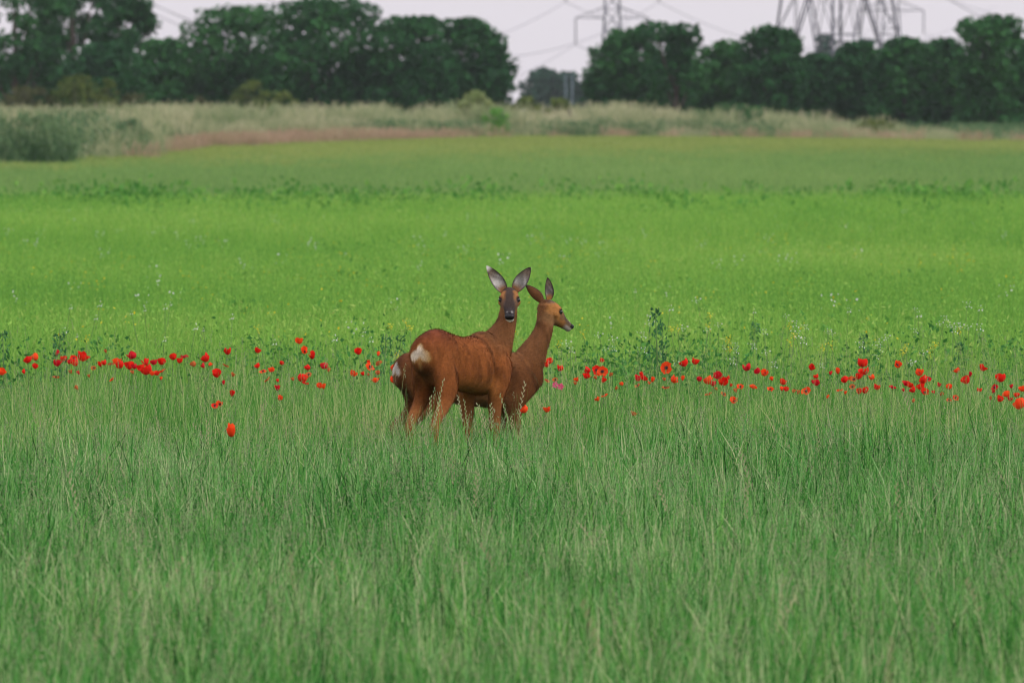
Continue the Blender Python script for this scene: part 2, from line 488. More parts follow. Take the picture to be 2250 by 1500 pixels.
# poppy strip: brighter, mixed greens
src = []
for k in range(8):
    q, t, tops, _ = blades(60, .2, .12, .36, .0065, lean=.45, seed=400 + k, tilt=.2)
    q2, t2, tops2, _ = blades(8, .2, .28, .44, .0034, lean=.25, seed=450 + k, tilt=.12)
    sq = seed_quads(tops2[:2], 6, .05, .006, 490 + k)
    src.append(source('strip tuft', [(q, t, M_STRIP), (q2, .6 + .4 * t2, M_STRIP), (sq, .5, M_PANICLE)]))
P = region(35, 52, 17)
keep = rng.uniform(0, 1, len(P)) < smooth(35.0, 42.5, P[:, 1] + 2.4 * vnoise(P, .45, 5)) * (1 - .75 * smooth(47, 52, P[:, 1]))
scatter('strip_grass', 'bright mixed grass among the poppies', src, P[keep], rng.uniform(.75, 1.2, keep.sum()) * (1 + .25 * vnoise(P[keep], 1.6, 17)))

src = []
for k in range(6):
    g = np.random.default_rng(700 + k)
    n = 170
    C = np.column_stack([g.normal(0, .15, n), g.normal(0, .15, n), g.uniform(.12, .46, n) * (1 - .3 * g.uniform(0, 1, n))])
    q = leaf_quads(C, .0155, g, .55, .5)
    src.append(source('broad leaf clump', [(q, g.uniform(0, 1, n), M_WEED)]))
P = region(45, 56, 3.2)
keep = vnoise(P, .55, 9) + rng.uniform(-.25, .25, len(P)) > -.10 + .35 * smooth(49, 56, P[:, 1])
scatter('weed_foliage', 'broad green weed leaves behind the poppies', src, P[keep], rng.uniform(.7, 1.15, keep.sum()))

# lime ley
src = []
for k in range(8):
    q, t, _, _ = blades(90, .36, .22, .47, .012, lean=.28, seed=500 + k, tilt=.16)
    g = np.random.default_rng(k)
    C = np.column_stack([g.uniform(-.3, .3, 26), g.uniform(-.3, .3, 26), g.uniform(.3, .48, 26)])
    src.append(source('ley tuft', [(q, t, M_LIME), (leaf_quads(C, .018, g, .28, 1.6), g.uniform(.3, 1, 26), M_LIME)]))
P = region(47, 95, 8.5); keep = rng.uniform(0, 1, len(P)) < smooth(46, 51, P[:, 1])
P = P[keep]
P2 = region(95, 178, 4.2)
P2 = P2[P2[:, 1] < 167 + 14 * vnoise(P2, .12, 4)]
P = np.concatenate([P, P2])
scatter('ley_grass', 'bright lime green ley across the middle of the field', src, P, rng.uniform(.75, 1.08, len(P)) * (1 + .3 * smooth(95, 110, P[:, 1])))

# darker weeds on the far edge of the ley
src = []
for k in range(5):
    g = np.random.default_rng(800 + k)
    n = 100
    C = np.column_stack([g.normal(0, .3, n), g.normal(0, .3, n), g.uniform(.15, .75, n) * g.uniform(.6, 1, n)])
    src.append(source('edge weed clump', [(leaf_quads(C, .055, g, .45, .6), g.uniform(0, 1, n), M_EDGEWEED)]))
P = region(118, 178, 1.5)
keep = vnoise(P, .11, 3) + rng.uniform(-.35, .35, len(P)) > .22 + .5 * np.abs(P[:, 1] - 152) / 28 - .22 * np.exp(-((P[:, 0] / P[:, 1] * F + 1125 - 1430) / 170) ** 2)
Pn = region(54, 122, .42)
kn = vnoise(Pn, .30, 41) + rng.uniform(-.3, .3, len(Pn)) > .20
P = np.concatenate([P[keep], Pn[kn]])
scatter('edge_weeds', 'rough leafy weeds through the lime green ley, thickest at its far edge', src, P, np.concatenate([rng.uniform(.6, 1.3, keep.sum()), rng.uniform(.42, .66, kn.sum())]))

# tiny yellow and white specks of blossom in the ley
src = []
for k, m_ in enumerate((M_YELLOW, M_YELLOW, M_WHITE)):
    g = np.random.default_rng(1300 + k); n = 7
    C = np.column_stack([g.normal(0, .05, n), g.normal(0, .05, n), g.uniform(.40, .52, n)])
    src.append(source('blossom specks', [(leaf_quads(C, .0085, g, .7, 0), g.uniform(0, 1, n), m_)]))
P = region(50, 165, .34)
scatter('blossom_specks', 'tiny yellow and white blossom specks in the ley', src, P, rng.uniform(.85, 1.1, len(P)))

# smooth far crop, ripening towards the top
for nm, lb, mat, lo, hi in (('crop_grass', 'even blue green crop of the far field', M_FIELD, 168, 335), ('ripening_crop', 'olive tinted crop along the top of the far field', M_FIELD2, 250, 388)):
    src = []
    for k in range(6):
        q, t, _, _ = blades(110, .75, .12, .26, .035, lean=.2, seed=600 + k, tilt=.15, seg=2)
        src.append(source('crop tuft', [(q, t, mat)]))
    P = region(lo, hi, 2.0, side=5)
    u = P[:, 0] / P[:, 1] * F + 1125
    b = 292 + 14 * vnoise(P, .02, 2) - 38 * smooth(1300, 0, u) + 18 * smooth(1300, 2250, u)
    m_ = rng.uniform(0, 1, len(P)) < smooth(-45, 45, P[:, 1] - b)
    keep = m_ if mat is M_FIELD2 else ~m_
    scatter(nm, lb, src, P[keep], rng.uniform(.85, 1.15, keep.sum()))

# rough margin of tall grass in front of the trees
def margin_front(u):            # distance at which the margin begins, by bearing
    return np.interp(u, [-200, 0, 330, 420, 900, 1130, 1700, 2000, 2450], [262, 268, 290, 330, 372, 384, 388, 384, 384])
src = []
for k in range(6):
    q, t, tops, _ = blades(60, .55, .55, 1.3, .03, lean=.25, seed=900 + k, tilt=.14)
    sq = seed_quads(tops[::2], 5, .25, .05, 950 + k)
    src.append(source('margin tuft', [(q, t, M_MARGIN), (sq, .8, M_MARGIN)]))
P = region(262, 440, 1.6, side=6)
u = P[:, 0] / P[:, 1] * F + 1125
front = margin_front(u)
lowr = 1 - .18 * smooth(1350, 1750, u) - .40 * smooth(1750, 2100, u)
keep = (P[:, 1] > front + rng.uniform(0, 6, len(P)))
scatter('margin_grass', 'tall pale seeding grass in the field margin', src, P[keep], np.clip(rng.uniform(.65, 1.15, len(P)) * (1 + .9 * vnoise(P, .35, 7)) * lowr * (.55 + .45 * smooth(0, 14, P[:, 1] - front)), .3, 1.5)[keep])
src = []
for k in range(5):
    q, t, tops, _ = blades(60, .6, .30, .70, .028, lean=.25, seed=1000 + k, tilt=.15)
    sq = seed_quads(tops[::2], 5, .2, .05, 1050 + k)
    src.append(source('reddish tuft', [(q, t, M_PINK), (sq, .7, M_PINK)]))
P = region(264, 404, 3.0, side=6)
u = P[:, 0] / P[:, 1] * F + 1125
dd = P[:, 1] - margin_front(u)
amt = .48 * smooth(240, 380, u) * (1 - .95 * smooth(650, 1120, u))
amt = amt * np.clip(1 + 1.3 * vnoise(P, .12, 31), 0, 1.6)
keep = (dd > -5) & (dd < 15 + 20 * smooth(300, 420, u) * (1 - smooth(750, 1000, u))) & (rng.uniform(0, 1, len(P)) < amt)
scatter('reddish_grass', 'low reddish flowering grass along the front of the margin', src, P[keep], rng.uniform(.8, 1.2, keep.sum()))
src = []
for k in range(5):
    g = np.random.default_rng(1100 + k); n = 110
    C = np.column_stack([g.normal(0, .4, n), g.normal(0, .4, n), 1.25 * g.uniform(0, 1, n) ** .8])
    src.append(source('weed clump', [(leaf_quads(C, .13, g, .22, 2.0), g.uniform(0, 1, n), M_GREYWEED)]))
P = region(264, 425, .8, side=6)
u = P[:, 0] / P[:, 1] * F + 1125
dd = P[:, 1] - margin_front(u)
keep = (dd > 1) & (vnoise(P, .09, 21) + rng.uniform(-.2, .2, len(P)) > .0 - .10 * smooth(1550, 1750, u) - .12 * smooth(420, 200, u))
scatter('margin_weeds', 'green weeds mixed into the pale field margin', src, P[keep], rng.uniform(.4, .85, keep.sum()) * (1 + .5 * smooth(420, 200, u[keep])))
# ------------------------------------------------------------------ trees
def crown_quads(lobes, n, leaf, g, shell=.55):
    """leaf sprays spread through a set of ellipsoid lobes (cx,cy,cz,rx,ry,rz)"""
    L = np.array(lobes)
    wgt = (L[:, 3] * L[:, 5]) ** .95; wgt /= wgt.sum()
    i = g.choice(len(L), n, p=wgt)
    d = g.normal(0, 1, (n, 3)); d /= np.linalg.norm(d, axis=1)[:, None]
    r = shell + (1.04 - shell) * g.uniform(0, 1, n) ** .6
    # ragged surface: small bumps and tufts
    bump = 1 + .16 * np.sin(d[:, 0] * 7 + i) * np.sin(d[:, 1] * 6 + 2 * i) * np.sin(d[:, 2] * 7 + 3 * i) + .07 * g.normal(0, 1, n)
    C = L[i, :3] + d * L[i, 3:6] * (r * bump)[:, None]
    return leaf_quads(C, leaf, g, .7, .1), np.clip(.5 + .16 * g.normal(0, 1, n), 0, 1)

def env_lobes(w, dep, z0, z1, n, g, rel=.30, shape=1.0, gap=0.0):
    """lobes that fill a domed envelope: a few deep ones inside and many small ones over the surface"""
    H = z1 - z0
    out = []
    for k in range(4):
        out.append((g.uniform(-.14, .14) * w, g.uniform(-.1, .1) * dep, z0 + H * (.30 + .12 * k), w * .34, dep * .34, H * .24))
    m = int(n * 2.6)
    for k in range(m):
        t = ((k + g.uniform(0, 1)) / m)
        zz = .06 + .94 * t                                  # height in the crown
        prof = (1 - max(0.0, (zz - .42) / .58) ** 2.3) ** .5 * (.86 + .14 * min(1, zz / .3))
        a = k * 2.39996 + g.uniform(-.4, .4)
        r_ = rel * .48 * min(w, H) * g.uniform(.65, 1.25)
        rr = max(prof - r_ / w * 1.5, .05) * g.uniform(.88, 1.06)
        out.append((np.cos(a) * rr * w * .5, np.sin(a) * rr * dep * .5, min(z0 + H * zz, z1 - r_ * .7), r_ * g.uniform(1.0, 1.35), r_, r_ * g.uniform(.6, .85)))
    return out

def tree(px, d, top, width, label, nl=12, leaves=3600, leaf=.20, mat=None, name='broadleaf_tree', cat='tree', group='hedgerow trees behind the field margin',
         dep=None, seed=0, rel=.30, base=.10, extra=(), shape=1.0, core=True, trunk=True, shell=.55, bark=None):
    g = np.random.default_rng(seed + 5000)
    x, y = sx(px, d), d
    zg = gz(x, y) - .1
    root = empty(name, (x, y, zg), label, cat, group)
    H = sz(top, d) - zg
    w = width / F * d
    dep = dep or w * .8
    lobes = env_lobes(w, dep, H * base, H, nl, g, rel, shape)
    if not core: lobes = lobes[4:]
    for (ex, er, ew, eh) in extra:      # extra lobes given by photograph column, row and size
        lobes.append((sx(ex, d) - x, g.uniform(-.6, .6), sz(er, d) - zg, ew / F * d / 2, ew / F * d / 2, eh / F * d / 2))
    Q, T = crown_quads(lobes, int(leaves * 1.7), leaf * .78, g, shell)
    Q[:, 2] = np.maximum(Q[:, 2], .05)
    me = quads_mesh('crown', Q, 4, mat or M_TREE, T)
    link(bpy.data.objects.new('crown', me), root)
    if trunk:
        mb = MB()
        r0 = (.035 if core else .022) * H + .03
        lean = g.uniform(-.04, .04) * H
        mb.tube([(0, 0, 0), (lean * .3, 0, H * .22), (lean * .6, .05, H * .45), (lean, 0, H * .82)], [r0, r0 * .75, r0 * .5, r0 * .12], 8)
        order = sorted(lobes, key=lambda l: -l[3])[:8]
        for l in order:
            zz = max(H * .18, l[2] * .45)
            p0 = Vector((lean * .5, 0, zz)); p2 = Vector(l[:3])
            p1 = p0.lerp(p2, .5) + Vector((0, 0, -.05 * H))
            mb.tube([p0, p1, p2], [r0 * .42, r0 * .26, r0 * .08], 6)
        mb.obj('trunk', bark or M_BARK, root)
    return root

# left group (airy tall crowns whose tops leave the frame)
tree(40, 452, -75, 250, 'tall thin crowned tree at the left edge with sky showing through', 9, 3000, .19, seed=1, rel=.30, base=.34, shell=.2, core=False)
tree(170, 458, -95, 240, 'tall airy tree with bare limbs, top cut by the frame, second from left', 10, 2600, .19, seed=2, rel=.28, base=.36, shell=.2, core=False)
tree(110, 462, -20, 220, 'pale loose tree filling the gap between the two tall airy ones', 9, 2300, .19, seed=41, rel=.30, base=.2, shell=.2, core=False)
tree(275, 450, -45, 150, 'slim leaning tree with ragged open right edge beside the sky gap on the left', 9, 2600, .19, seed=3, rel=.34, base=.3, shell=.3, core=False, extra=((318, 55, 60, 60), (300, 20, 80, 60), (330, 100, 30, 25)))
tree(60, 470, 130, 260, 'dark low bushy tree filling in below the airy trees at far left', 12, 3600, seed=4, rel=.34, base=.0, trunk=False)
tree(230, 440, 95, 230, 'rounded dark tree behind the twin olive bushes at left', 12, 3800, seed=5, rel=.34, base=.0)
tree(355, 446, 84, 150, 'low round tree under the sky gap between left trees and big oak', 9, 2800, seed=6, rel=.36, base=.0)
# big central oaks
tree(520, 448, 14, 300, 'broad spreading oak with sloping left shoulder, left of the tallest oak', 15, 4600, seed=7, rel=.28, base=.08, extra=((440, 95, 90, 80), (480, 55, 110, 70), (560, 35, 120, 50), (430, 170, 120, 90), (425, 215, 110, 70), (480, 200, 120, 90)))
tree(705, 444, -4, 300, 'tallest domed oak whose crown touches the top of the frame', 15, 5600, seed=8, rel=.30, base=.05, extra=((800, 35, 80, 60), (650, 30, 130, 60), (760, 20, 120, 50)))
tree(905, 442, 38, 220, 'round crowned oak just right of the tallest oak', 14, 5000, seed=9, rel=.32, base=.03, extra=((865, 60, 60, 50), (930, 55, 90, 40)))
tree(1035, 446, 42, 190, 'oak with a clean rounded right edge beside the open sky gap', 14, 5200, seed=10, rel=.32, base=.03, extra=((1080, 95, 70, 60), (1095, 165, 70, 60), (1075, 210, 90, 60), (1000, 60, 80, 40)))
tree(560, 470, 120, 420, 'dense dark hedge tree at the foot of the broad oaks', 13, 4400, seed=11, rel=.36, base=.0, trunk=False)
tree(900, 470, 130, 400, 'dense dark hedge tree under the round crowned oaks', 14, 5200, seed=12, rel=.36, base=.0, trunk=False)
# distant trees seen through the gap
for i, (px, top, w, lb) in enumerate(((1190, 150, 110, 'hazy distant tree with the highest top in the sky gap'), (1245, 158, 100, 'hazy distant tree behind the two pale poles'),
                                      (1310, 160, 90, 'hazy distant tree peeping out beside the right hand trees'))):
    tree(px, 900, top, w, lb, 9, 2400, .34, M_FARTREE, 'distant_tree', 'tree', 'distant trees in the gap', seed=30 + i, rel=.36, base=.0)
tree(1812, 980, 78, 90, 'hazy far tree standing under the large pylon', 9, 2200, .36, M_FARTREE, 'distant_tree', 'tree', 'distant trees in the gap', seed=34, rel=.36, base=.0)
tree(1900, 960, 86, 100, 'hazy far treetop just right of the large pylon', 9, 2000, .36, M_FARTREE, 'distant_tree', 'tree', 'distant trees in the gap', seed=35, rel=.36, base=.0)
tree(2010, 960, 92, 110, 'hazy far treetop under the right crossarm of the rear pylon', 9, 2000, .36, M_FARTREE, 'distant_tree', 'tree', 'distant trees in the gap', seed=36, rel=.36, base=.0)
# right group
tree(1385, 446, 66, 200, 'leaning oak at the right side of the sky gap', 13, 4600, seed=13, rel=.27, base=.03, extra=((1370, 95, 80, 60), (1320, 190, 80, 70), (1440, 75, 90, 40)))
tree(1490, 440, 58, 100, 'oak limb crown around the bright hole of sky in the right group', 5, 1500, seed=14, rel=.25, base=.55, extra=((1440, 70, 90, 40), (1500, 68, 80, 35), (1525, 90, 40, 40), (1460, 165, 110, 70), (1520, 170, 80, 70)))
tree(1590, 444, 92, 150, 'low rounded tree with flat top between the oak and the peaked tree', 11, 4000, seed=15, rel=.34, base=.0)
tree(1695, 440, 60, 170, 'peaked tree directly below the left leg of the large pylon', 13, 4600, seed=16, rel=.27, base=.0, extra=((1690, 80, 60, 50), (1655, 95, 60, 50), (1735, 95, 60, 50)))
tree(1795, 450, 118, 130, 'low tree in the dip beneath the middle of the large pylon', 10, 3000, seed=17, rel=.36, base=.0)
tree(1890, 444, 92, 160, 'bright topped tree right of the dip below the pylons', 12, 4000, seed=18, rel=.33, base=.0)
tree(1985, 440, 82, 160, 'tree standing in front of the rear pylon', 12, 4000, seed=19, rel=.33, base=.0)
tree(2075, 444, 84, 140, 'tree between the rear pylon and the tall right hand tree', 11, 3800, seed=20, rel=.33, base=.0)
tree(2180, 438, 44, 170, 'tall broad tree near the right edge of the picture', 14, 5000, seed=21, rel=.28, base=.0, extra=((2130, 60, 60, 45), (2185, 52, 80, 40), (2225, 60, 50, 50), (2150, 75, 90, 60)))
tree(2290, 440, 60, 150, 'dark tree cut off by the right edge of the frame', 12, 3800, seed=22, rel=.33, base=.0)
tree(1420, 468, 140, 260, 'dark bushy tree under the leaning oak', 12, 3800, seed=23, rel=.36, base=.0, trunk=False)
tree(1640, 468, 140, 300, 'dark bushy tree below the peaked tree', 12, 4200, seed=24, rel=.36, base=.0, trunk=False)
tree(1900, 468, 140, 320, 'long dark bushy tree below the pylons', 13, 4600, seed=25, rel=.36, base=.0, trunk=False)
tree(2150, 468, 130, 340, 'dark bushy tree at the foot of the tall right hand tree', 14, 5200, seed=26, rel=.36, base=.0, trunk=False)

# shrubs in and behind the margin
def shrub(px, d, top, width, label, mat, leaves=1100, leaf=.13, seed=0, nl=7, up=.9, asp=.4, stalky=False):
    g = np.random.default_rng(seed + 9000)
    x, y = sx(px, d), d
    zg = gz(x, y) - .05
    root = empty('shrub', (x, y, zg), label, 'shrub', 'shrubs along the field margin')
    H = sz(top, d) - zg; w = width / F * d
    lobes = env_lobes(w, w * .7, 0, H, nl, g, .34)
    L = np.array(lobes)
    i = g.integers(0, len(L), leaves)
    dd = g.normal(0, 1, (leaves, 3)); dd /= np.linalg.norm(dd, axis=1)[:, None]
    C = L[i, :3] + dd * L[i, 3:6] * (.4 + .65 * g.uniform(0, 1, leaves) ** .6)[:, None]
    C[:, 2] = np.maximum(C[:, 2], .05)
    link(bpy.data.objects.new('foliage', quads_mesh('foliage', leaf_quads(C, leaf, g, asp, up), 4, mat, np.clip(.5 + .2 * g.normal(0, 1, leaves), 0, 1))), root)
    if stalky:
        nb = leaves
        q, t, _, _ = blades(nb, w * .5, .55 * H, 1.02 * H, .035, lean=.25, seed=seed + 77, tilt=.16, seg=3)
        q = q.reshape(nb, -1, 3)
        rr = np.hypot(q[:, 0, 0], q[:, 0, 1]) / (w * .5)
        q[:, :, 2] *= (1 - .62 * rr ** 1.6 + .16 * g.normal(0, 1, nb))[:, None]
        q[:, :, 1] *= .8
        link(bpy.data.objects.new('stalks', quads_mesh('stalks', q.reshape(-1, 3), 4, mat, t)), root)
        return root
    mb = MB()
    for l in lobes:
        mb.tube([(g.normal(0, .06), g.normal(0, .06), 0), (l[0] * .5, l[1] * .5, l[2] * .5), l[:3]], [.03, .022, .008], 5)
    mb.obj('stem', M_BARK, root)
    return root
shrub(170, 425, 166, 130, 'domed olive bush, larger of the pair at left in front of dark trees', M_OLIVE, 1500, seed=1)
shrub(237, 423, 172, 60, 'narrow upright olive bush touching the right side of the larger domed one', M_OLIVE, 900, seed=2)
shrub(60, 425, 190, 150, 'brownish low bush at the far left below the airy tree', M_BROWNBUSH, 1400, seed=3)
shrub(290, 425, 205, 90, 'brownish low bush to the right of the pair of olive bushes', M_BROWNBUSH, 1000, seed=4)
shrub(550, 424, 178, 110, 'domed olive bush in front of the tallest oaks', M_OLIVE, 1400, seed=5)
shrub(620, 422, 200, 80, 'small olive bush leaning on the right of the domed olive bush', M_OLIVE, 900, seed=6)
shrub(440, 424, 212, 60, 'small dull green bush left of the domed olive bush', M_BROWNBUSH, 700, seed=7)
shrub(1045, 396, 200, 100, 'pale tall bush rising above the margin at the picture centre', M_PALEBUSH, 1500, seed=8)
shrub(1090, 386, 238, 70, 'fresh green bush at the field edge below the pale tall one', M_EDGEWEED, 420, seed=9, stalky=True)
shrub(1155, 425, 214, 80, 'brown and olive bush at the left of the sky gap', M_OLIVE, 1000, seed=10)
shrub(1228, 425, 216, 70, 'low olive bush at the foot of the two pale poles', M_OLIVE, 1000, seed=11)
shrub(70, 272, 250, 200, 'tall dark green weedy bush at the near left end of the margin', M_GREYWEED, 1500, .12, seed=12, nl=12, up=2.4, asp=.2, stalky=True)
shrub(-30, 274, 235, 120, 'weedy green bush cut by the left edge of the frame', M_GREYWEED, 1000, .12, seed=13, nl=9, up=2.4, asp=.2, stalky=True)
shrub(285, 296, 262, 100, 'upright green weedy bush in the pale grass left of the reddish strip', M_GREYWEED, 900, .12, seed=14, nl=8, up=2.4, asp=.2, stalky=True)
shrub(1600, 402, 228, 170, 'wide green bush in the margin in front of the low flat topped tree', M_NETTLE, 1600, seed=15)
shrub(1920, 405, 264, 110, 'yellowish green low bush at the right of the margin', M_OLIVE, 1100, seed=16)
shrub(1365, 420, 226, 60, 'small yellowish bush at the foot of the leaning oak', M_OLIVE, 700, seed=17)

# fence posts half sunk in the margin grass
for px, d, top, lb in ((776, 398, 244, 'thin dark fence post in the pale grass below the tallest oak'), (208, 400, 226, 'short dark fence post beside the domed olive bush'),
                       (1250, 402, 240, 'thin dark fence post below the two pale poles')):
    x = sx(px, d); zg = gz(x, d) - .2
    h = sz(top, d) - zg
    mb = MB()
    mb.tube([(0, 0, 0), (.02, 0, h * .6), (.04, 0, h - .05), (.045, 0, h)], [.075, .07, .065, .04], 8)
    o = mb.obj('fence_post', M_POST, None, False); o.location = (x, d, zg)
    tag(o, lb, 'fence post', 'fence posts in the margin')

# two pale poles in the gap
for i, (px, lb) in enumerate(((1243, 'pale slender pole, left one of the two in the sky gap'), (1257, 'pale slender pole, right one of the two in the sky gap'))):
    d = 640
    x = sx(px, d); zg = gz(x, d) - .3; h = sz(166, d) - zg
    root = empty('utility_pole', (x, d, zg), lb, 'pole', 'pair of pale poles')
    mb = MB(); mb.tube([(0, 0, 0), (0, 0, h * .5), (0, 0, h)], [.085, .08, .07], 8); mb.obj('pole', M_POLE, root)
    mb = MB(); mb.tube([(-.16, -.1, h - .12), (.16, -.1, h - .12)], [.05, .05], 5); mb.tube([(.0, -.1, h - .12), (.0, -.1, h + .12)], [.04, .03], 6)
    mb.obj('pole_cap', M_POLE, root)

# ------------------------------------------------------------------ pylons
def pylon(px, d, rot, label, base_w, waist_w, waist_z, top_w, H, arms, bar=.09, ins_len=4.6, first=None):
    """lattice tower: four legs, bracing, three pairs of crossarms with hanging insulators. Heights from the ground under it."""
    x = sx(px, d); zg = gz(x, d) - .5
    root = empty('pylon', (x, d, zg), label, 'pylon', 'electricity pylons behind the trees', rot)
    def half(z):
        return (np.interp(z, [0, waist_z, H], [base_w, waist_w, top_w])) / 2
    corners = [(-1, -1), (1, -1), (1, 1), (-1, 1)]
    for cx, cy in corners:
        mb = MB()
        zs = [0, waist_z, H]
        mb.tube([(cx * half(z), cy * half(z), z) for z in zs], [bar * 1.7, bar * 1.4, bar], 4)
        mb.obj('leg', M_STEEL, root, False)
    # panels
    zs = [0.0] + ([first] if first else [])
    while zs[-1] < H - .5:
        zs.append(min(H, zs[-1] + max(1.6, 1.15 * 2 * half(zs[-1]))))
    mb = MB()
    for i in range(len(zs) - 1):
        a, b = zs[i], zs[i + 1]
        for k in range(4):
            c0, c1 = corners[k], corners[(k + 1) % 4]
            p = lambda c, z: Vector((c[0] * half(z), c[1] * half(z), z))
            if i == 0:      # open base panel with braces meeting in the middle of the first horizontal
                m_ = (p(c0, b) + p(c1, b)) / 2
                for c in (c0, c1):
                    mb.tube([p(c, a), m_], [bar, bar], 4)
                    q = p(c, a).lerp(m_, .5); r_ = p(c, a).lerp(p(c, b), .5)
                    mb.tube([q, r_], [bar * .5, bar * .5], 4)
                    q2 = p(c, a).lerp(m_, .75); r2 = p(c, a).lerp(p(c, b), .75)
                    mb.tube([q2, r2], [bar * .5, bar * .5], 4); mb.tube([q, r2], [bar * .5, bar * .5], 4)
                    q3 = p(c, a).lerp(m_, .25); r3 = p(c, a).lerp(p(c, b), .25)
                    mb.tube([q3, r3], [bar * .5, bar * .5], 4); mb.tube([q3, r_], [bar * .5, bar * .5], 4)
                    mb.tube([q2, (p(c, b) + m_) / 2], [bar * .5, bar * .5], 4); mb.tube([(p(c, b) + m_) / 2, r2], [bar * .5, bar * .5], 4)
            else:
                mb.tube([p(c0, a), p(c1, b)], [bar * .6, bar * .6], 4)
                mb.tube([p(c1, a), p(c0, b)], [bar * .6, bar * .6], 4)
            mb.tube([p(c0, b), p(c1, b)], [bar * .7, bar * .7], 4)
    mb.obj('lattice_bracing', M_STEEL, root, False)
    tips = []
    for z, reach in arms:
        for s in (-1, 1):
            mb = MB()
            tip = Vector((s * reach, 0, z))
            for cy in (-1, 1):
                h0, h1 = half(z), half(z + 1.9)
                mb.tube([(s * h0, cy * h0, z), tip], [bar * .9, bar * .7], 4)
                mb.tube([(s * h1, cy * h1, z + 1.9), tip], [bar * .8, bar * .6], 4)
            for t in (.2, .4, .6, .8):
                lo = Vector((s * half(z), 0, z)).lerp(tip, t); hi = Vector((s * half(z + 1.9), 0, z + 1.9)).lerp(tip, t)
                w_ = half(z) * (1 - t)
                mb.tube([lo + Vector((0, -w_, 0)), hi + Vector((0, w_, 0))], [bar * .4, bar * .4], 4)
                mb.tube([lo + Vector((0, w_, 0)), hi + Vector((0, -w_, 0))], [bar * .4, bar * .4], 4)
            mb.obj('crossarm', M_STEEL, root, False)
            mb = MB()
            pts, rr = [], []
            nd = 14
            for k in range(nd):
                zz = -ins_len * k / nd
                pts += [(0, 0, zz), (0, 0, zz - ins_len / nd * .45), (0, 0, zz - ins_len / nd * .5)]; rr += [.10, .24, .10]
            pts.append((0, 0, -ins_len)); rr.append(.12)
            mb.tube(pts, rr, 6)
            ins = mb.obj('insulator', M_GLASS_INS, root); ins.location = tip
            tips.append(root.matrix_basis if False else (Matrix.Translation(root.location) @ Matrix.Rotation(rot, 4, 'Z')) @ (tip + Vector((0, 0, -ins_len))))
    return root, tips

def cable(p0, p1, sag, label, r=.055):
    p0, p1 = Vector(p0), Vector(p1)
    pts = []
    for i in range(25):
        t = i / 24
        p = p0.lerp(p1, t); p.z -= sag * 4 * t * (1 - t)
        pts.append(p - p0)
    mb = MB(); mb.tube(pts, [r] * 25, 4)
    o = mb.obj('power_cable', M_WIRE); o.location = p0
    tag(o, label, 'power cable', 'power cables between the pylons')

d1 = 1450
zb = gz(sx(1345, d1), d1) - .5
z40 = sz(40, d1) - zb
_, tipsA = pylon(1345, d1, R(2), 'slender pylon rising behind the right side of the sky gap', 5.6, 2.6, z40, 1.2, 49.0,
                 [(z40, 6.2), (z40 + 7.2, 7.9), (z40 + 14.5, 5.9)], .10, 4.5)
d2 = 1560
zb = gz(sx(1958, d2), d2) - .5
z40 = sz(24, d2) - zb
_, tipsB = pylon(1958, d2, R(-3), 'rear pylon with a crossarm in view, behind the right leg of the large one', 6.0, 2.7, z40, 1.2, 51.0,
                 [(z40, 5.9), (z40 + 7.2, 7.9), (z40 + 14.5, 5.9)], .10, 4.2)
d3 = 820
_, tipsC = pylon(1838, d3, R(39), 'large near pylon with wide lattice legs at the right', 10.4, 7.6, 14.2, 1.8, 47.0,
                 [(27, 6.6), (35, 8.6), (42, 6.2)], .10, 4.5, 14.9)
# cables: from the slender pylon both ways (towards the viewer's left and on to the rear), and from the other two
offs = [('lower left', 0), ('lower right', 1), ('middle left', 2), ('middle right', 3)]
for nm, k in offs:
    t = tipsA[k]
    cable(t, (t.x - 62, t.y - 420, t.z - 2), 10.5, f'thin power cable sagging to the left from the {nm} arm of the slender pylon')
    cable(t, (t.x + 74, t.y + 300, t.z + 4), 9.0, f'thin power cable sagging to the right from the {nm} arm of the slender pylon')
for nm, k in offs[:2] + offs[3:]:
    t = tipsB[k]
    cable(t, (t.x + 70, t.y - 360, t.z - 4), 9.0, f'thin power cable sagging to the right from the {nm} arm of the rear pylon')
for i, (r0, r1, lb) in enumerate(((-18, 62, 'upper thin power cable crossing the small sky gap at upper left'), (2, 84, 'lower thin power cable crossing the small sky gap at upper left'))):
    cable((sx(285, 1100), 1100, sz(r0, 1100)), (sx(900, 1300), 1300, sz(r1 + 30, 1300)), 4.0, lb)
cable((sx(2040, 900), 900, sz(-30, 900)), (sx(2330, 900), 900, sz(90, 900)), 1.0, 'thin power cable coming down at the upper right corner', .05)

# ------------------------------------------------------------------ deer
def cr(pts, k=6):
    """Catmull-Rom resampling of rows of numbers"""
    P = np.array(pts, float); n = len(P); out = []
    for i in range(n - 1):
        p0, p1, p2, p3 = P[max(i - 1, 0)], P[i], P[i + 1], P[min(i + 2, n - 1)]
        for j in range(k):
            t = j / k
            out.append(.5 * ((2 * p1) + (-p0 + p2) * t + (2 * p0 - 5 * p1 + 4 * p2 - p3) * t * t + (-p0 + 3 * p1 - 3 * p2 + p3) * t ** 3))
    out.append(P[-1]); return np.array(out)

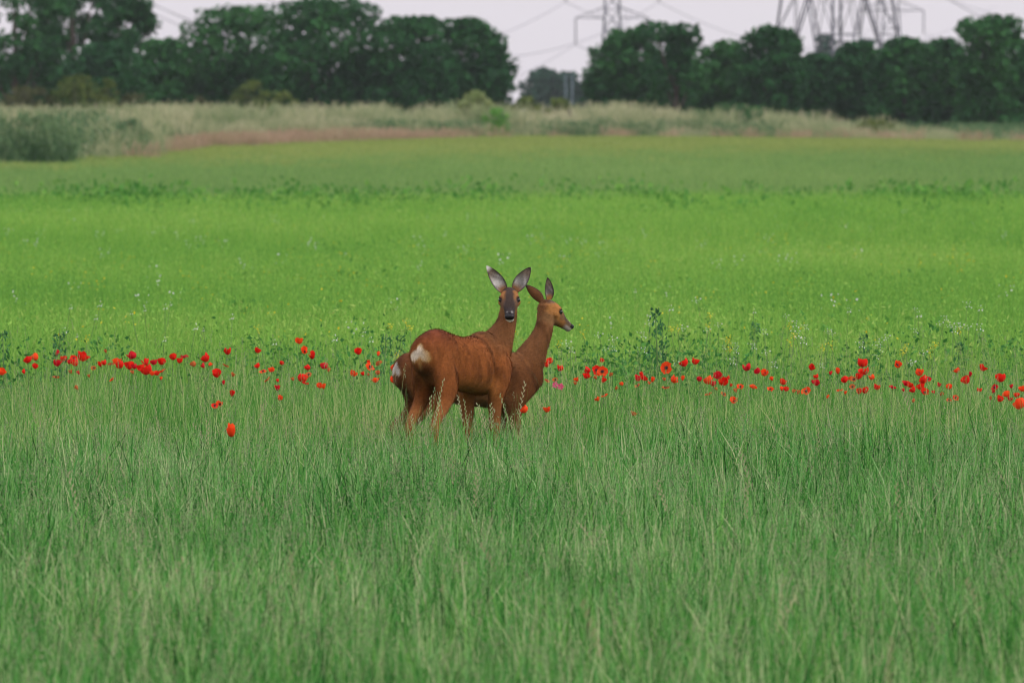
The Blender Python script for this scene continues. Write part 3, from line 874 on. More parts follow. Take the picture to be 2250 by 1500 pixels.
def rings_geo(rings, n=20):
    """rings: (centre, u axis, v axis, hu, hv_up, hv_down, power) -> closed loft"""
    V, Fc = [], []
    for c, u, v, hu, hup, hdn, pw in rings:
        for k in range(n):
            a = 2 * math.pi * k / n
            ca, sa = math.cos(a), math.sin(a)
            ca = math.copysign(abs(ca) ** pw, ca); sa = math.copysign(abs(sa) ** pw, sa)
            V.append(Vector(c) + Vector(u) * (hu * ca) + Vector(v) * ((hup if sa > 0 else hdn) * sa))
    m = len(rings)
    for i in range(m - 1):
        for k in range(n):
            k2 = (k + 1) % n
            Fc.append((i * n + k, i * n + k2, (i + 1) * n + k2, (i + 1) * n + k))
    V.append(Vector(rings[0][0])); V.append(Vector(rings[-1][0]))
    for k in range(n):
        Fc.append((m * n, (k + 1) % n, k)); Fc.append((m * n + 1, (m - 1) * n + k, (m - 1) * n + (k + 1) % n))
    return V, Fc

TRUNK = [  # x, top, bottom, half width, height of widest point (0..1)
    (-.372, .612, .560, .035, .5), (-.358, .655, .535, .062, .5), (-.325, .690, .500, .070, .5), (-.27, .709, .455, .076, .52), (-.20, .715, .438, .082, .55),
    (-.12, .695, .440, .082, .5), (-.03, .677, .428, .102, .45), (.06, .675, .415, .110, .43), (.14, .683, .404, .102, .45), (.21, .697, .400, .088, .48),
    (.28, .684, .436, .078, .5), (.33, .655, .490, .064, .5), (.365, .610, .535, .045, .5)]
HIND = [  # z, x, y, a, b
    (.64, -.245, .036, .070, .036), (.57, -.240, .047, .094, .042), (.50, -.230, .053, .098, .043), (.44, -.222, .058, .080, .037), (.395, -.234, .061, .060, .032),
    (.355, -.266, .064, .047, .029), (.315, -.306, .066, .038, .026), (.285, -.332, .064, .031, .022), (.255, -.342, .063, .027, .021), (.21, -.338, .062, .021, .018),
    (.12, -.326, .062, .0175, .0165), (.07, -.318, .062, .019, .018), (.045, -.308, .062, .0185, .017), (0, -.295, .062, .025, .019)]
FORE = [
    (.63, .215, .050, .065, .040), (.55, .235, .074, .085, .044), (.47, .232, .080, .076, .043), (.41, .208, .078, .054, .038), (.36, .203, .073, .038, .031),
    (.30, .206, .069, .030, .026), (.235, .212, .066, .026, .0235), (.20, .212, .065, .021, .0195), (.12, .212, .065, .0175, .0165), (.07, .213, .065, .020, .018),
    (.04, .225, .065, .0185, .017), (0, .238, .065, .025, .020)]
HEAD = [  # u, up offset of centre, half width, half height up, half height down
    (-.022, -.006, .022, .026, .028), (-.005, -.004, .034, .036, .040), (.020, .000, .0415, .040, .050), (.048, .000, .0455, .041, .054), (.074, -.002, .0455, .040, .052),
    (.098, -.006, .0395, .034, .045), (.122, -.010, .0315, .028, .037), (.148, -.014, .0250, .0235, .030), (.172, -.018, .0225, .0215, .026), (.190, -.020, .0210, .0195, .0235),
    (.202, -.022, .0150, .0130, .0160)]

def coat_mat():
    m, nt, out = new_mat('deer coat')
    L = nt.links
    at = nt.nodes.new('ShaderNodeAttribute'); at.attribute_name = 'col'
    tc = nt.nodes.new('ShaderNodeTexCoord')
    mp = nt.nodes.new('ShaderNodeMapping'); mp.inputs['Scale'].default_value = (60, 130, 130)
    L.new(tc.outputs['Object'], mp.inputs[0])
    nz = nt.nodes.new('ShaderNodeTexNoise'); nz.inputs['Scale'].default_value = 1; nz.inputs['Detail'].default_value = 3
    L.new(mp.outputs[0], nz.inputs['Vector'])
    nz2 = nt.nodes.new('ShaderNodeTexNoise'); nz2.inputs['Scale'].default_value = 14; nz2.inputs['Detail'].default_value = 4
    L.new(tc.outputs['Object'], nz2.inputs['Vector'])
    f = math_node(nt, 'ADD', math_node(nt, 'MULTIPLY', nz.outputs['Fac'], .9), math_node(nt, 'MULTIPLY', nz2.outputs['Fac'], 1.0))
    f = math_node(nt, 'ADD', math_node(nt, 'MULTIPLY', f, .9), .15)
    mx = nt.nodes.new('ShaderNodeMix'); mx.data_type = 'RGBA'; mx.blend_type = 'MULTIPLY'; mx.inputs['Factor'].default_value = 1
    L.new(at.outputs['Color'], mx.inputs['A']); L.new(f, mx.inputs['B'])
    p = nt.nodes.new('ShaderNodeBsdfPrincipled'); p.inputs['Roughness'].default_value = .75
    p.inputs['Specular IOR Level'].default_value = .06
    p.inputs['Sheen Weight'].default_value = .02; p.inputs['Sheen Roughness'].default_value = .5
    p.inputs['Sheen Tint'].default_value = (1, .7, .45, 1)
    L.new(mx.outputs['Result'], p.inputs['Base Color'])
    b = nt.nodes.new('ShaderNodeBump'); b.inputs['Strength'].default_value = .25; b.inputs['Distance'].default_value = .004
    L.new(f, b.inputs['Height']); L.new(b.outputs[0], p.inputs['Normal'])
    L.new(p.outputs[0], out.inputs['Surface'])
    return m
M_COAT = coat_mat()
M_EYE = plain_mat('dark eye', (.008, .006, .005), .12, .1, 5, spec=.6)
M_NOSE = plain_mat('wet black nose', (.006, .006, .007), .5, .2, 80, spec=.25)

def mixc(col, c, w):
    w = w[:, None]
    return col * (1 - w) + np.array(c) * w

def make_deer(px, d, zdrop, heading, label, sxl, szl, neck, head_at, head_dir, head_up, head_len, ears, legdx, tone, belly, hscale=1.0, patch_side=0.0, zn=.66, girth=1.0, jaw=1.0):
    x, y = sx(px, d), d
    zg = gz(x, y) + zdrop
    root = empty('roe_deer', (x, y, zg), label, 'deer', 'roe deer standing in the meadow', heading)
    ch, sh = math.cos(heading), math.sin(heading)
    def loc(p): return Vector((p[0] * ch + p[1] * sh, -p[0] * sh + p[1] * ch, p[2]))
    mb = MB()
    T = cr(TRUNK, 4)
    rings = []
    for (tx, zt, zb_, hw, q) in T:
        zt *= szl; zb_ = (zb_ + belly) * szl
        zc = zb_ + (zt - zb_) * q
        rings.append(((tx * sxl, 0, zc), (0, 1, 0), (0, 0, 1), hw * girth, zt - zc, zc - zb_, .92))
    mb.add(*rings_geo(rings, 28))
    for li, (spec, s) in enumerate(((HIND, 1), (HIND, -1), (FORE, 1), (FORE, -1))):
        Lg = cr(spec, 4)
        rr = []
        for (z, lx, ly, a, b) in Lg:
            f = 1 - min(z / .5, 1)
            rr.append(((lx * sxl + legdx[li][0] * f, s * ly + legdx[li][1] * f, z * szl), (1, 0, 0), (0, 1, 0), a * sxl, b, b, 1.0))
        mb.add(*rings_geo(rr[::-1], 18))
    nk = cr([(*loc(p[:3]), p[3], p[4]) for p in neck], 5)
    pts = [Vector(r[:3]) for r in nk]
    rings = []
    for i, r in enumerate(nk):
        t = (pts[min(i + 1, len(pts) - 1)] - pts[max(i - 1, 0)]).normalized()
        u = Vector((0, 1, 0)) if False else loc((1, 0, 0))
        u = (u - t * u.dot(t)).normalized(); v = t.cross(u)
        rings.append((pts[i], u, v, r[3], r[4], r[4], 1.0))
    mb.add(*rings_geo(rings, 20))
    hu = loc(head_dir).normalized(); ho = loc(head_at)
    hv = loc(head_up); hv = (hv - hu * hv.dot(hu)).normalized(); hw_ = hv.cross(hu)     # left of the head
    k = head_len / .205
    rings = []
    for (u, up, w, a, b) in cr(HEAD, 3):
        rings.append((ho + hu * (u * k) + hv * (up * k), hw_, hv, w * k * hscale, a * k * (.5 + .5 * jaw), b * k * jaw, .95))
    mb.add(*rings_geo(rings, 22))
    for s in (1, -1):      # brow ridges and cheek
        for (u, up, w, r) in ((.072, .016, .036, .015), (.055, -.020, .030, .026)):
            c = ho + hu * (u * k) + hv * (up * k) + hw_ * (s * w * k)
            rg = [(c + hu * (r * k * q), hw_, hv, r * k * math.sqrt(max(0.02, 1 - q * q)), r * k * math.sqrt(max(.02, 1 - q * q)) * .8, r * k * math.sqrt(max(.02, 1 - q * q)) * .8, 1) for q in np.linspace(-1, 1, 8)]
            mb.add(*rings_geo(rg, 12))
    tmp = mesh_obj('body_rough', mb.v, mb.f)
    bm = bmesh.new(); bm.from_mesh(tmp.data); bmesh.ops.recalc_face_normals(bm, faces=bm.faces); bm.to_mesh(tmp.data); bm.free()
    md = tmp.modifiers.new('r', 'REMESH'); md.mode = 'VOXEL'; md.voxel_size = .0055
    md = tmp.modifiers.new('s', 'SMOOTH'); md.factor = .5; md.iterations = 9
    dg = bpy.context.evaluated_depsgraph_get()
    me = bpy.data.meshes.new_from_object(tmp.evaluated_get(dg))
    bpy.data.objects.remove(tmp)
    me.name = 'body'
    n = len(me.vertices)
    co = np.empty(n * 3, np.float32); me.vertices.foreach_get('co', co); co = co.reshape(-1, 3).astype(float)
    # muscle and rib relief under the coat
    nrm = np.empty(n * 3, np.float32); me.vertices.foreach_get('normal', nrm); nrm = nrm.reshape(-1, 3)
    rel_ = np.array([.0042 * mnoise.noise(Vector((c[0] * 11, c[1] * 11, c[2] * 8))) + .0016 * mnoise.noise(Vector((c[0] * 34, c[1] * 12, c[2] * 9 + c[0] * 12))) for c in co])
    co = co + nrm * (rel_ * smooth(.25, .45, co[:, 2]))[:, None]
    me.vertices.foreach_set('co', co.astype(np.float32).ravel()); me.update()
    # coat markings, and painted shade at the groin
    q = np.column_stack([co[:, 0] / sxl, co[:, 1], co[:, 2] / szl])
    base = np.array(tone['base'])
    col = np.tile(base, (n, 1))
    body = (q[:, 0] < .36)
    col = mixc(col, tone['croup'], smooth(.60, .72, q[:, 2]) * smooth(-.02, -.22, q[:, 0]) * .9)
    col = mixc(col, tone['back'], smooth(.62, .70, q[:, 2]) * smooth(-.20, -.02, q[:, 0]) * .6)
    col = mixc(col, tone['belly'], smooth(.52, .42, q[:, 2]) * smooth(-.20, -.08, q[:, 0]) * smooth(.22, .12, q[:, 0]) * .75)
    col = mixc(col, tone['leg'], smooth(.42, .30, q[:, 2]) * .85)
    col = mixc(col, tone['groin_shade'], smooth(.57, .50, q[:, 2]) * smooth(.36, .44, q[:, 2]) * smooth(-.27, -.34, q[:, 0]) * smooth(.09, .03, np.abs(q[:, 1])) * .85)  # shade between the hind legs, put into the coat colour
    zneck = zn
    neckm = smooth(zneck - .12, zneck + .02, co[:, 2]) * smooth(.08, .2, q[:, 0])
    col = mixc(col, tone['neck'], neckm)
    # rump patch
    dx = (q[:, 0] + .40) / .115
    lobe_d = ((np.abs(q[:, 1]) - .027) / .038) ** 2 + ((q[:, 2] - .604 + .25 * np.abs(q[:, 1])) / .031) ** 2 + dx ** 2 * .7
    spike = (q[:, 1] / .020) ** 2 + ((q[:, 2] - .622) / .034) ** 2 + dx ** 2 * .5
    rp_ = -np.log(np.exp(-2.2 * lobe_d) + np.exp(-2.2 * spike)) / 2.2 + .12
    g = np.random.default_rng(5)
    wob = np.array([mnoise.noise(Vector(c) * 44.0) for c in co]) * .42
    pm = smooth(1.25, .70, rp_ + wob)
    pc = np.array(tone['patch_edge'])[None] * (1 - smooth(1.0, .35, rp_)[:, None]) + np.array(tone['patch'])[None] * smooth(1.0, .35, rp_)[:, None]
    sidew = smooth(.012, -.05, q[:, 1]) * patch_side
    pc = pc * (1 - sidew[:, None]) + np.array(tone['patch_edge'])[None] * sidew[:, None]
    col = col * (1 - pm[:, None]) + pc * pm[:, None]
    tail = smooth(.012, .004, np.abs(q[:, 1])) * smooth(.61, .59, q[:, 2]) * smooth(.50, .54, q[:, 2]) * smooth(-.33, -.36, q[:, 0])
    col = mixc(col, tone['patch_edge'], tail * .5)
    # head
    rel = co - np.array(ho)
    hu_, hv_, hl_ = rel @ np.array(hu) / k, rel @ np.array(hv) / k, rel @ np.array(hw_) / k
    hm = smooth(-.03, .01, hu_) * smooth(.085, .065, np.abs(hl_)) * smooth(.30, .24, hu_) * smooth(-.10, -.07, hv_)
    inhead = hm > .01
    hc = np.tile(np.array(tone['cheek']), (n, 1))
    fw = .036 - .014 * smooth(.0, .075, hu_) + .012 * smooth(.09, .15, hu_)
    front = smooth(-.004, .012, hv_ + .12 * hu_) * smooth(fw + .009, fw - .010, np.abs(hl_))
    hc = mixc(hc, tone['face'], front * .92)
    hc = mixc(hc, tone['brow'], smooth(.024, .010, np.hypot(hu_ - .048, (np.abs(hl_) - .034))) * smooth(-.005, .01, hv_) * .8)
    hc = mixc(hc, (.012, .010, .010), smooth(.020, .011, np.sqrt((hu_ - .078) ** 2 + (np.abs(hl_) - .041) ** 2 + (hv_ - .010) ** 2)))
    hc = mixc(hc, (.055, .052, .054), smooth(.034, .016, np.sqrt((hu_ - .104) ** 2 + (np.abs(hl_) - .034) ** 2 + (hv_ - .0) ** 2)) * .5)
    hc = mixc(hc, tone['muzzle'], smooth(.125, .165, hu_) * .85)
    hc = mixc(hc, (.36, .35, .34), smooth(.010, .004, np.hypot(hu_ - .176, np.abs(hl_) - .014)) * smooth(-.006, .0, hv_) * .45)
    hc = mixc(hc, (.70, .68, .64), smooth(-.022, -.030, hv_) * smooth(.140, .165, hu_) * tone['chin'])
    hc = mixc(hc, (.010, .010, .012), smooth(.176, .186, hu_) * smooth(-.028, -.024, hv_))
    hc = mixc(hc, tone['throat'], smooth(-.030, -.045, hv_) * smooth(.15, .10, hu_) * .7)
    col = col * (1 - hm[:, None]) + hc * hm[:, None]
    flank = np.array([mnoise.noise(Vector((c[0] * 22 + c[2] * 6, c[1] * 10, c[2] * 5))) for c in co])
    col = col * (1 - (smooth(.05, .45, flank) * .38 * smooth(.40, .5, q[:, 2]) * (1 - hm))[:, None])
    var = 1 + .12 * np.array([mnoise.noise(Vector(c) * 9.0) for c in co]) + .10 * np.array([mnoise.noise(Vector((c[0] * 25, c[1] * 25, c[2] * 8))) for c in co])
    col = np.clip(col * var[:, None], 0, 1)
    a = me.color_attributes.new('col', 'FLOAT_COLOR', 'POINT')
    a.data.foreach_set('color', np.column_stack([col, np.ones(n)]).astype(np.float32).ravel())
    me.materials.clear(); me.materials.append(M_COAT)
    me.polygons.foreach_set('use_smooth', [True] * len(me.polygons))
    link(bpy.data.objects.new('body', me), root)
    # short coat hair
    nor = np.empty(n * 3, np.float32); me.vertices.foreach_get('normal', nor); nor = nor.reshape(-1, 3)
    g = np.random.default_rng(77)
    nh = 60000
    pick = g.choice(n, nh, replace=nh > n)
    flow = np.tile(np.array([-.75, 0, -.65]), (nh, 1))
    upneck = neckm[pick] > .5
    flow[upneck] = (-.15, 0, -1)
    hd = hm[pick] > .5
    flow[hd] = -np.array(hu) * .9
    nn = nor[pick]
    tang = flow - nn * (flow * nn).sum(1)[:, None]
    tang /= np.linalg.norm(tang, axis=1)[:, None] + 1e-6
    dirs = tang * .9 + nn * g.uniform(.12, .40, nh)[:, None] + g.normal(0, .16, (nh, 3))
    dirs /= np.linalg.norm(dirs, axis=1)[:, None]
    ln = g.uniform(.010, .022, nh) * np.where(hd, .45, 1.0) * (1 - .05 * pm[pick])
    side = np.cross(dirs, nn + g.normal(0, .3, (nh, 3))); side /= np.linalg.norm(side, axis=1)[:, None] + 1e-6
    root_p = co[pick] - nn * .001
    w_ = .0010
    tri = np.stack([root_p - side * w_, root_p + side * w_, root_p + dirs * ln[:, None]], 1).reshape(-1, 3)
    fm = quads_mesh('coat_hair', tri, 3, M_COAT)
    hcol = np.repeat(col[pick] * g.uniform(.82, 1.18, nh)[:, None], 3, 0)
    a = fm.color_attributes.new('col', 'FLOAT_COLOR', 'POINT')
    a.data.foreach_set('color', np.column_stack([np.clip(hcol, 0, 1), np.ones(len(hcol))]).astype(np.float32).ravel())
    fo = link(bpy.data.objects.new('coat_hair', fm), root); fo['kind'] = 'stuff'
    # eyes
    for s in (1, -1):
        c = ho + hu * (.078 * k) + hv * (.008 * k) + hw_ * (s * .0415 * k * hscale)
        bm = bmesh.new(); bmesh.ops.create_uvsphere(bm, u_segments=16, v_segments=10, radius=.0105 * k)
        m_ = bpy.data.meshes.new('eye'); bm.to_mesh(m_); bm.free(); m_.materials.append(M_EYE)
        m_.polygons.foreach_set('use_smooth', [True] * len(m_.polygons))
        e = link(bpy.data.objects.new('eye', m_), root); e.location = c
    # nose pad with nostrils
    rg = []
    for t, wv, hh in ((-.014, .0170, .011), (-.004, .0225, .0150), (.004, .0220, .0150), (.009, .0160, .011), (.0115, .007, .004)):
        rg.append((ho + hu * ((.197 + t) * k) + hv * ((-.0125) * k), hw_, hv, wv * k, hh * k * .85, hh * k, .85))
    no = mesh_obj('nose', *rings_geo(rg, 18), M_NOSE, root, True)
    # ears: cupped leaves with thickness
    for (bx, tipv, openv, ln_, wd, tipcol, curl) in ears:
        bpt = loc(bx); ax = loc(tipv).normalized(); op = loc(openv); op = (op - ax * op.dot(ax)).normalized(); sd_ = ax.cross(op)
        nu, nv = 16, 11
        V, C = [], []
        for layer in (0, 1):
            for i in range(nu):
                t = i / (nu - 1)
                wid = wd * .5 * (math.sin(math.pi * min(1, (t * .93 + .07)) ** .80) ** .75 * .97 + .03) if t < .999 else wd * .012
                wid = max(wid, wd * .20 * (1 - t) ** 2 + wd * .012)
                for j in range(nv):
                    s = 2 * j / (nv - 1) - 1
                    ang = s * curl * (1.25 - .55 * t)
                    rad = wid / max(.2, math.sin(min(1.45, curl * (1.25 - .55 * t))))
                    off_s = rad * math.sin(ang); off_o = rad * (1 - math.cos(ang)) * .9
                    th = .0035 * (1 - .7 * abs(s)) * (1 - .6 * t) + .0006
                    p = bpt + ax * (ln_ * t) + sd_ * off_s + op * (off_o + (th if layer == 0 else -th) + .012 * math.sin(math.pi * t) * 0)
                    V.append(p)
                    edge_ = smooth(.62, .92, abs(s)); tipk = smooth(.80, .95, t)
                    if layer == 0:
                        streak = .5 + .5 * math.sin(s * 5 + t * 15 + 1.5 * math.sin(t * 9 + s * 3) + (2 if bx[0] > .22 else 0))
                        wtop = smooth(.38, .78, t)
                        c = np.array(tone['earin']) * 1.35 * (1 - .62 * streak) * (1 - wtop) + np.array((.095, .070, .052)) * (1.25 - .5 * streak) * wtop
                        wb = smooth(.34, .10, t + .10 * s * s)
                        c = c * (1 - wb) + np.array(tone['cheek']) * .75 * wb
                        c = c * (1 - edge_ * .85) + np.array((.03, .02, .016)) * edge_ * .85
                    else:
                        c = np.array(tone['neck']) * (1 - .35 * t) * .9
                        c = c * (1 - edge_ * .7) + np.array((.03, .02, .016)) * edge_ * .7
                    c = c * (1 - tipk) + np.array(tipcol) * tipk
                    C.append(c)
        Fc = []
        m0 = nu * nv
        for i in range(nu - 1):
            for j in range(nv - 1):
                a_, b_ = i * nv + j, i * nv + j + 1
                Fc.append((a_, b_, b_ + nv, a_ + nv)); Fc.append((m0 + a_, m0 + a_ + nv, m0 + b_ + nv, m0 + b_))
        for i in range(nu - 1):
            for j in (0, nv - 1):
                a_ = i * nv + j
                Fc.append((a_, a_ + nv, m0 + a_ + nv, m0 + a_))
        for j in range(nv - 1):
            a_ = (nu - 1) * nv + j
            Fc.append((a_, a_ + 1, m0 + a_ + 1, m0 + a_))
        eo = mesh_obj('ear', V, Fc, M_COAT, root, True)
        at = eo.data.color_attributes.new('col', 'FLOAT_COLOR', 'POINT')
        at.data.foreach_set('color', np.column_stack([np.array(C), np.ones(len(C))]).astype(np.float32).ravel())
    return root

TONE1 = dict(base=(.215, .070, .019), croup=(.120, .030, .014), back=(.150, .042, .014), belly=(.33, .135, .035), leg=(.25, .105, .036), groin_shade=(.10, .04, .014),
             neck=(.165, .070, .026), patch=(.72, .62, .50), patch_edge=(.46, .27, .09), cheek=(.22, .100, .036), face=(.030, .026, .026), brow=(.28, .125, .042),
             muzzle=(.030, .026, .027), throat=(.17, .09, .04), earin=(.26, .25, .235), chin=1.0)
TONE2 = dict(base=(.125, .048, .016), croup=(.125, .042, .018), back=(.15, .055, .020), belly=(.19, .09, .035), leg=(.15, .065, .026), groin_shade=(.11, .05, .02),
             neck=(.165, .072, .028), patch=(.72, .66, .60), patch_edge=(.42, .29, .16), cheek=(.30, .135, .042), face=(.070, .052, .046), brow=(.30, .13, .04),
             muzzle=(.10, .07, .05), throat=(.16, .09, .045), earin=(.14, .12, .115), chin=.35)
make_deer(1011, 40.0, 0.0, R(60), 'russet roe deer in front, looking back over its shoulder at the camera', 1.0, 1.0,
          [(.135, .235, .585, .100, .100), (.165, .27, .630, .085, .085), (.193, .295, .685, .060, .062), (.215, .315, .735, .046, .050), (.226, .322, .785, .042, .045), (.230, .315, .835, .040, .042), (.230, .300, .880, .036, .036)],
          (.230, .292, .876), (.004, -.865, -.50), (0, -.5, .865), .205,
          [((.206, .285, .880), (-.072, -.01, .108), (.20, -.95, .15), .150, .062, (.55, .53, .50), .95),
           ((.256, .285, .884), (.064, .01, .098), (-.10, -1.0, .15), .136, .064, (.03, .022, .018), .95)],
          [(-.015, .0), (.0, .0), (-.045, .0), (.0, .0)], TONE1, 0.0, 1.0, .85)
make_deer(1030, 41.0, -.012, R(19), 'browner roe deer behind, facing right in profile', 1.0, .845,
          [(.215, .080, .43, .078, .085), (.262, .10, .49, .082, .092), (.298, .11, .56, .072, .074), (.322, .118, .612, .058, .060), (.346, .125, .66, .048, .050), (.362, .13, .71, .043, .043), (.369, .135, .765, .041, .042), (.368, .135, .815, .035, .036)],
          (.366, .137, .810), (.69, .47, -.50), (.40, .27, .86), .190,
          [((.382, .118, .838), (-.004, -.012, .11), (.55, -.85, .10), .108, .050, (.03, .022, .018), .95),
           ((.350, .150, .830), (-.074, .02, .075), (-.25, .75, .55), .112, .050, (.03, .022, .018), .95)],
          [(-.02, .0), (.03, .0), (.03, .0), (.01, .0)], TONE2, -0.028, 1.0, 0.0, .60, 1.10, 1.20)

# ------------------------------------------------------------------ poppies
def petal_mesh(kind, seed):
    g = np.random.default_rng(seed)
    nu, nv = 6, 7
    V = []
    span = {'cup': 1.15, 'open': 1.05, 'bud': 1.0}[kind]
    for i in range(nu):
        t = i / (nu - 1)
        for j in range(nv):
            s = 2 * j / (nv - 1) - 1
            a = s * span * (.35 + .65 * min(1, t * 2.2))
            if kind == 'cup':
                if seed % 3: r = .52 * math.sin(min(1, t * 1.1) * math.pi * .5) ** .7 * (1 - .14 * t * t); z = .90 * t ** 1.5
                else: r = .50 * t ** .62 * (1 + .05 * t); z = .84 * t ** 1.65
            elif kind == 'open':
                r = .62 * t ** .85; z = .42 * t ** 1.6
            else:
                r = .37 * t ** .5 * (1 - .16 * t * t); z = .95 * t ** 1.25
            rim = t ** 3
            z -= .20 * rim * s * s
            r += .05 * rim * math.sin(7 * s + seed) + g.normal(0, .016) * t
            z += .06 * rim * math.sin(6 * s + 2 * seed) + g.normal(0, .016) * t
            V.append((r * math.cos(a), r * math.sin(a), z - .15))
    Fc = [(i * nv + j, i * nv + j + 1, (i + 1) * nv + j + 1, (i + 1) * nv + j) for i in range(nu - 1) for j in range(nv - 1)]
    return V, Fc
PET = {}
for kind in ('cup', 'open', 'bud'):
    for cname, m_ in M_PETAL.items():
        for s_ in range(3):
            V, Fc = petal_mesh(kind, s_ + 1)
            me = bpy.data.meshes.new('petal'); me.from_pydata(V, [], Fc); me.materials.append(m_)
            me.polygons.foreach_set('use_smooth', [True] * len(me.polygons))
            PET[kind, cname, s_] = me
def centre_mesh():
    mb = MB()
    mb.tube([(0, 0, -.16), (0, 0, -.05), (0, 0, .10), (0, 0, .13)], [.05, .11, .12, .06], 8)
    g = np.random.default_rng(3)
    for k in range(14):
        a = 2 * math.pi * k / 14
        mb.tube([(.05 * math.cos(a), .05 * math.sin(a), -.08), (.20 * math.cos(a), .20 * math.sin(a), .10 + .05 * g.uniform())], [.012, .03], 4)
    me = bpy.data.meshes.new('dark_centre'); me.from_pydata([tuple(v) for v in mb.v], [], mb.f); me.materials.append(M_POPPYC)
    return me
CENTRE = centre_mesh()
STEMS = []
for k in range(4):
    g = np.random.default_rng(40 + k)
    a = g.uniform(0, 6.28); b = g.uniform(.02, .06)
    V, Fc = tube_geo([(0, 0, 0), (b * math.cos(a), b * math.sin(a), .35), (b * .8 * math.cos(a), b * .8 * math.sin(a), .7), (0, 0, 1)], [.0028, .0024, .0020, .0018], 5)
    me = bpy.data.meshes.new('stem'); me.from_pydata([tuple(v) for v in V], [], Fc); me.materials.append(M_STEM); STEMS.append(me)

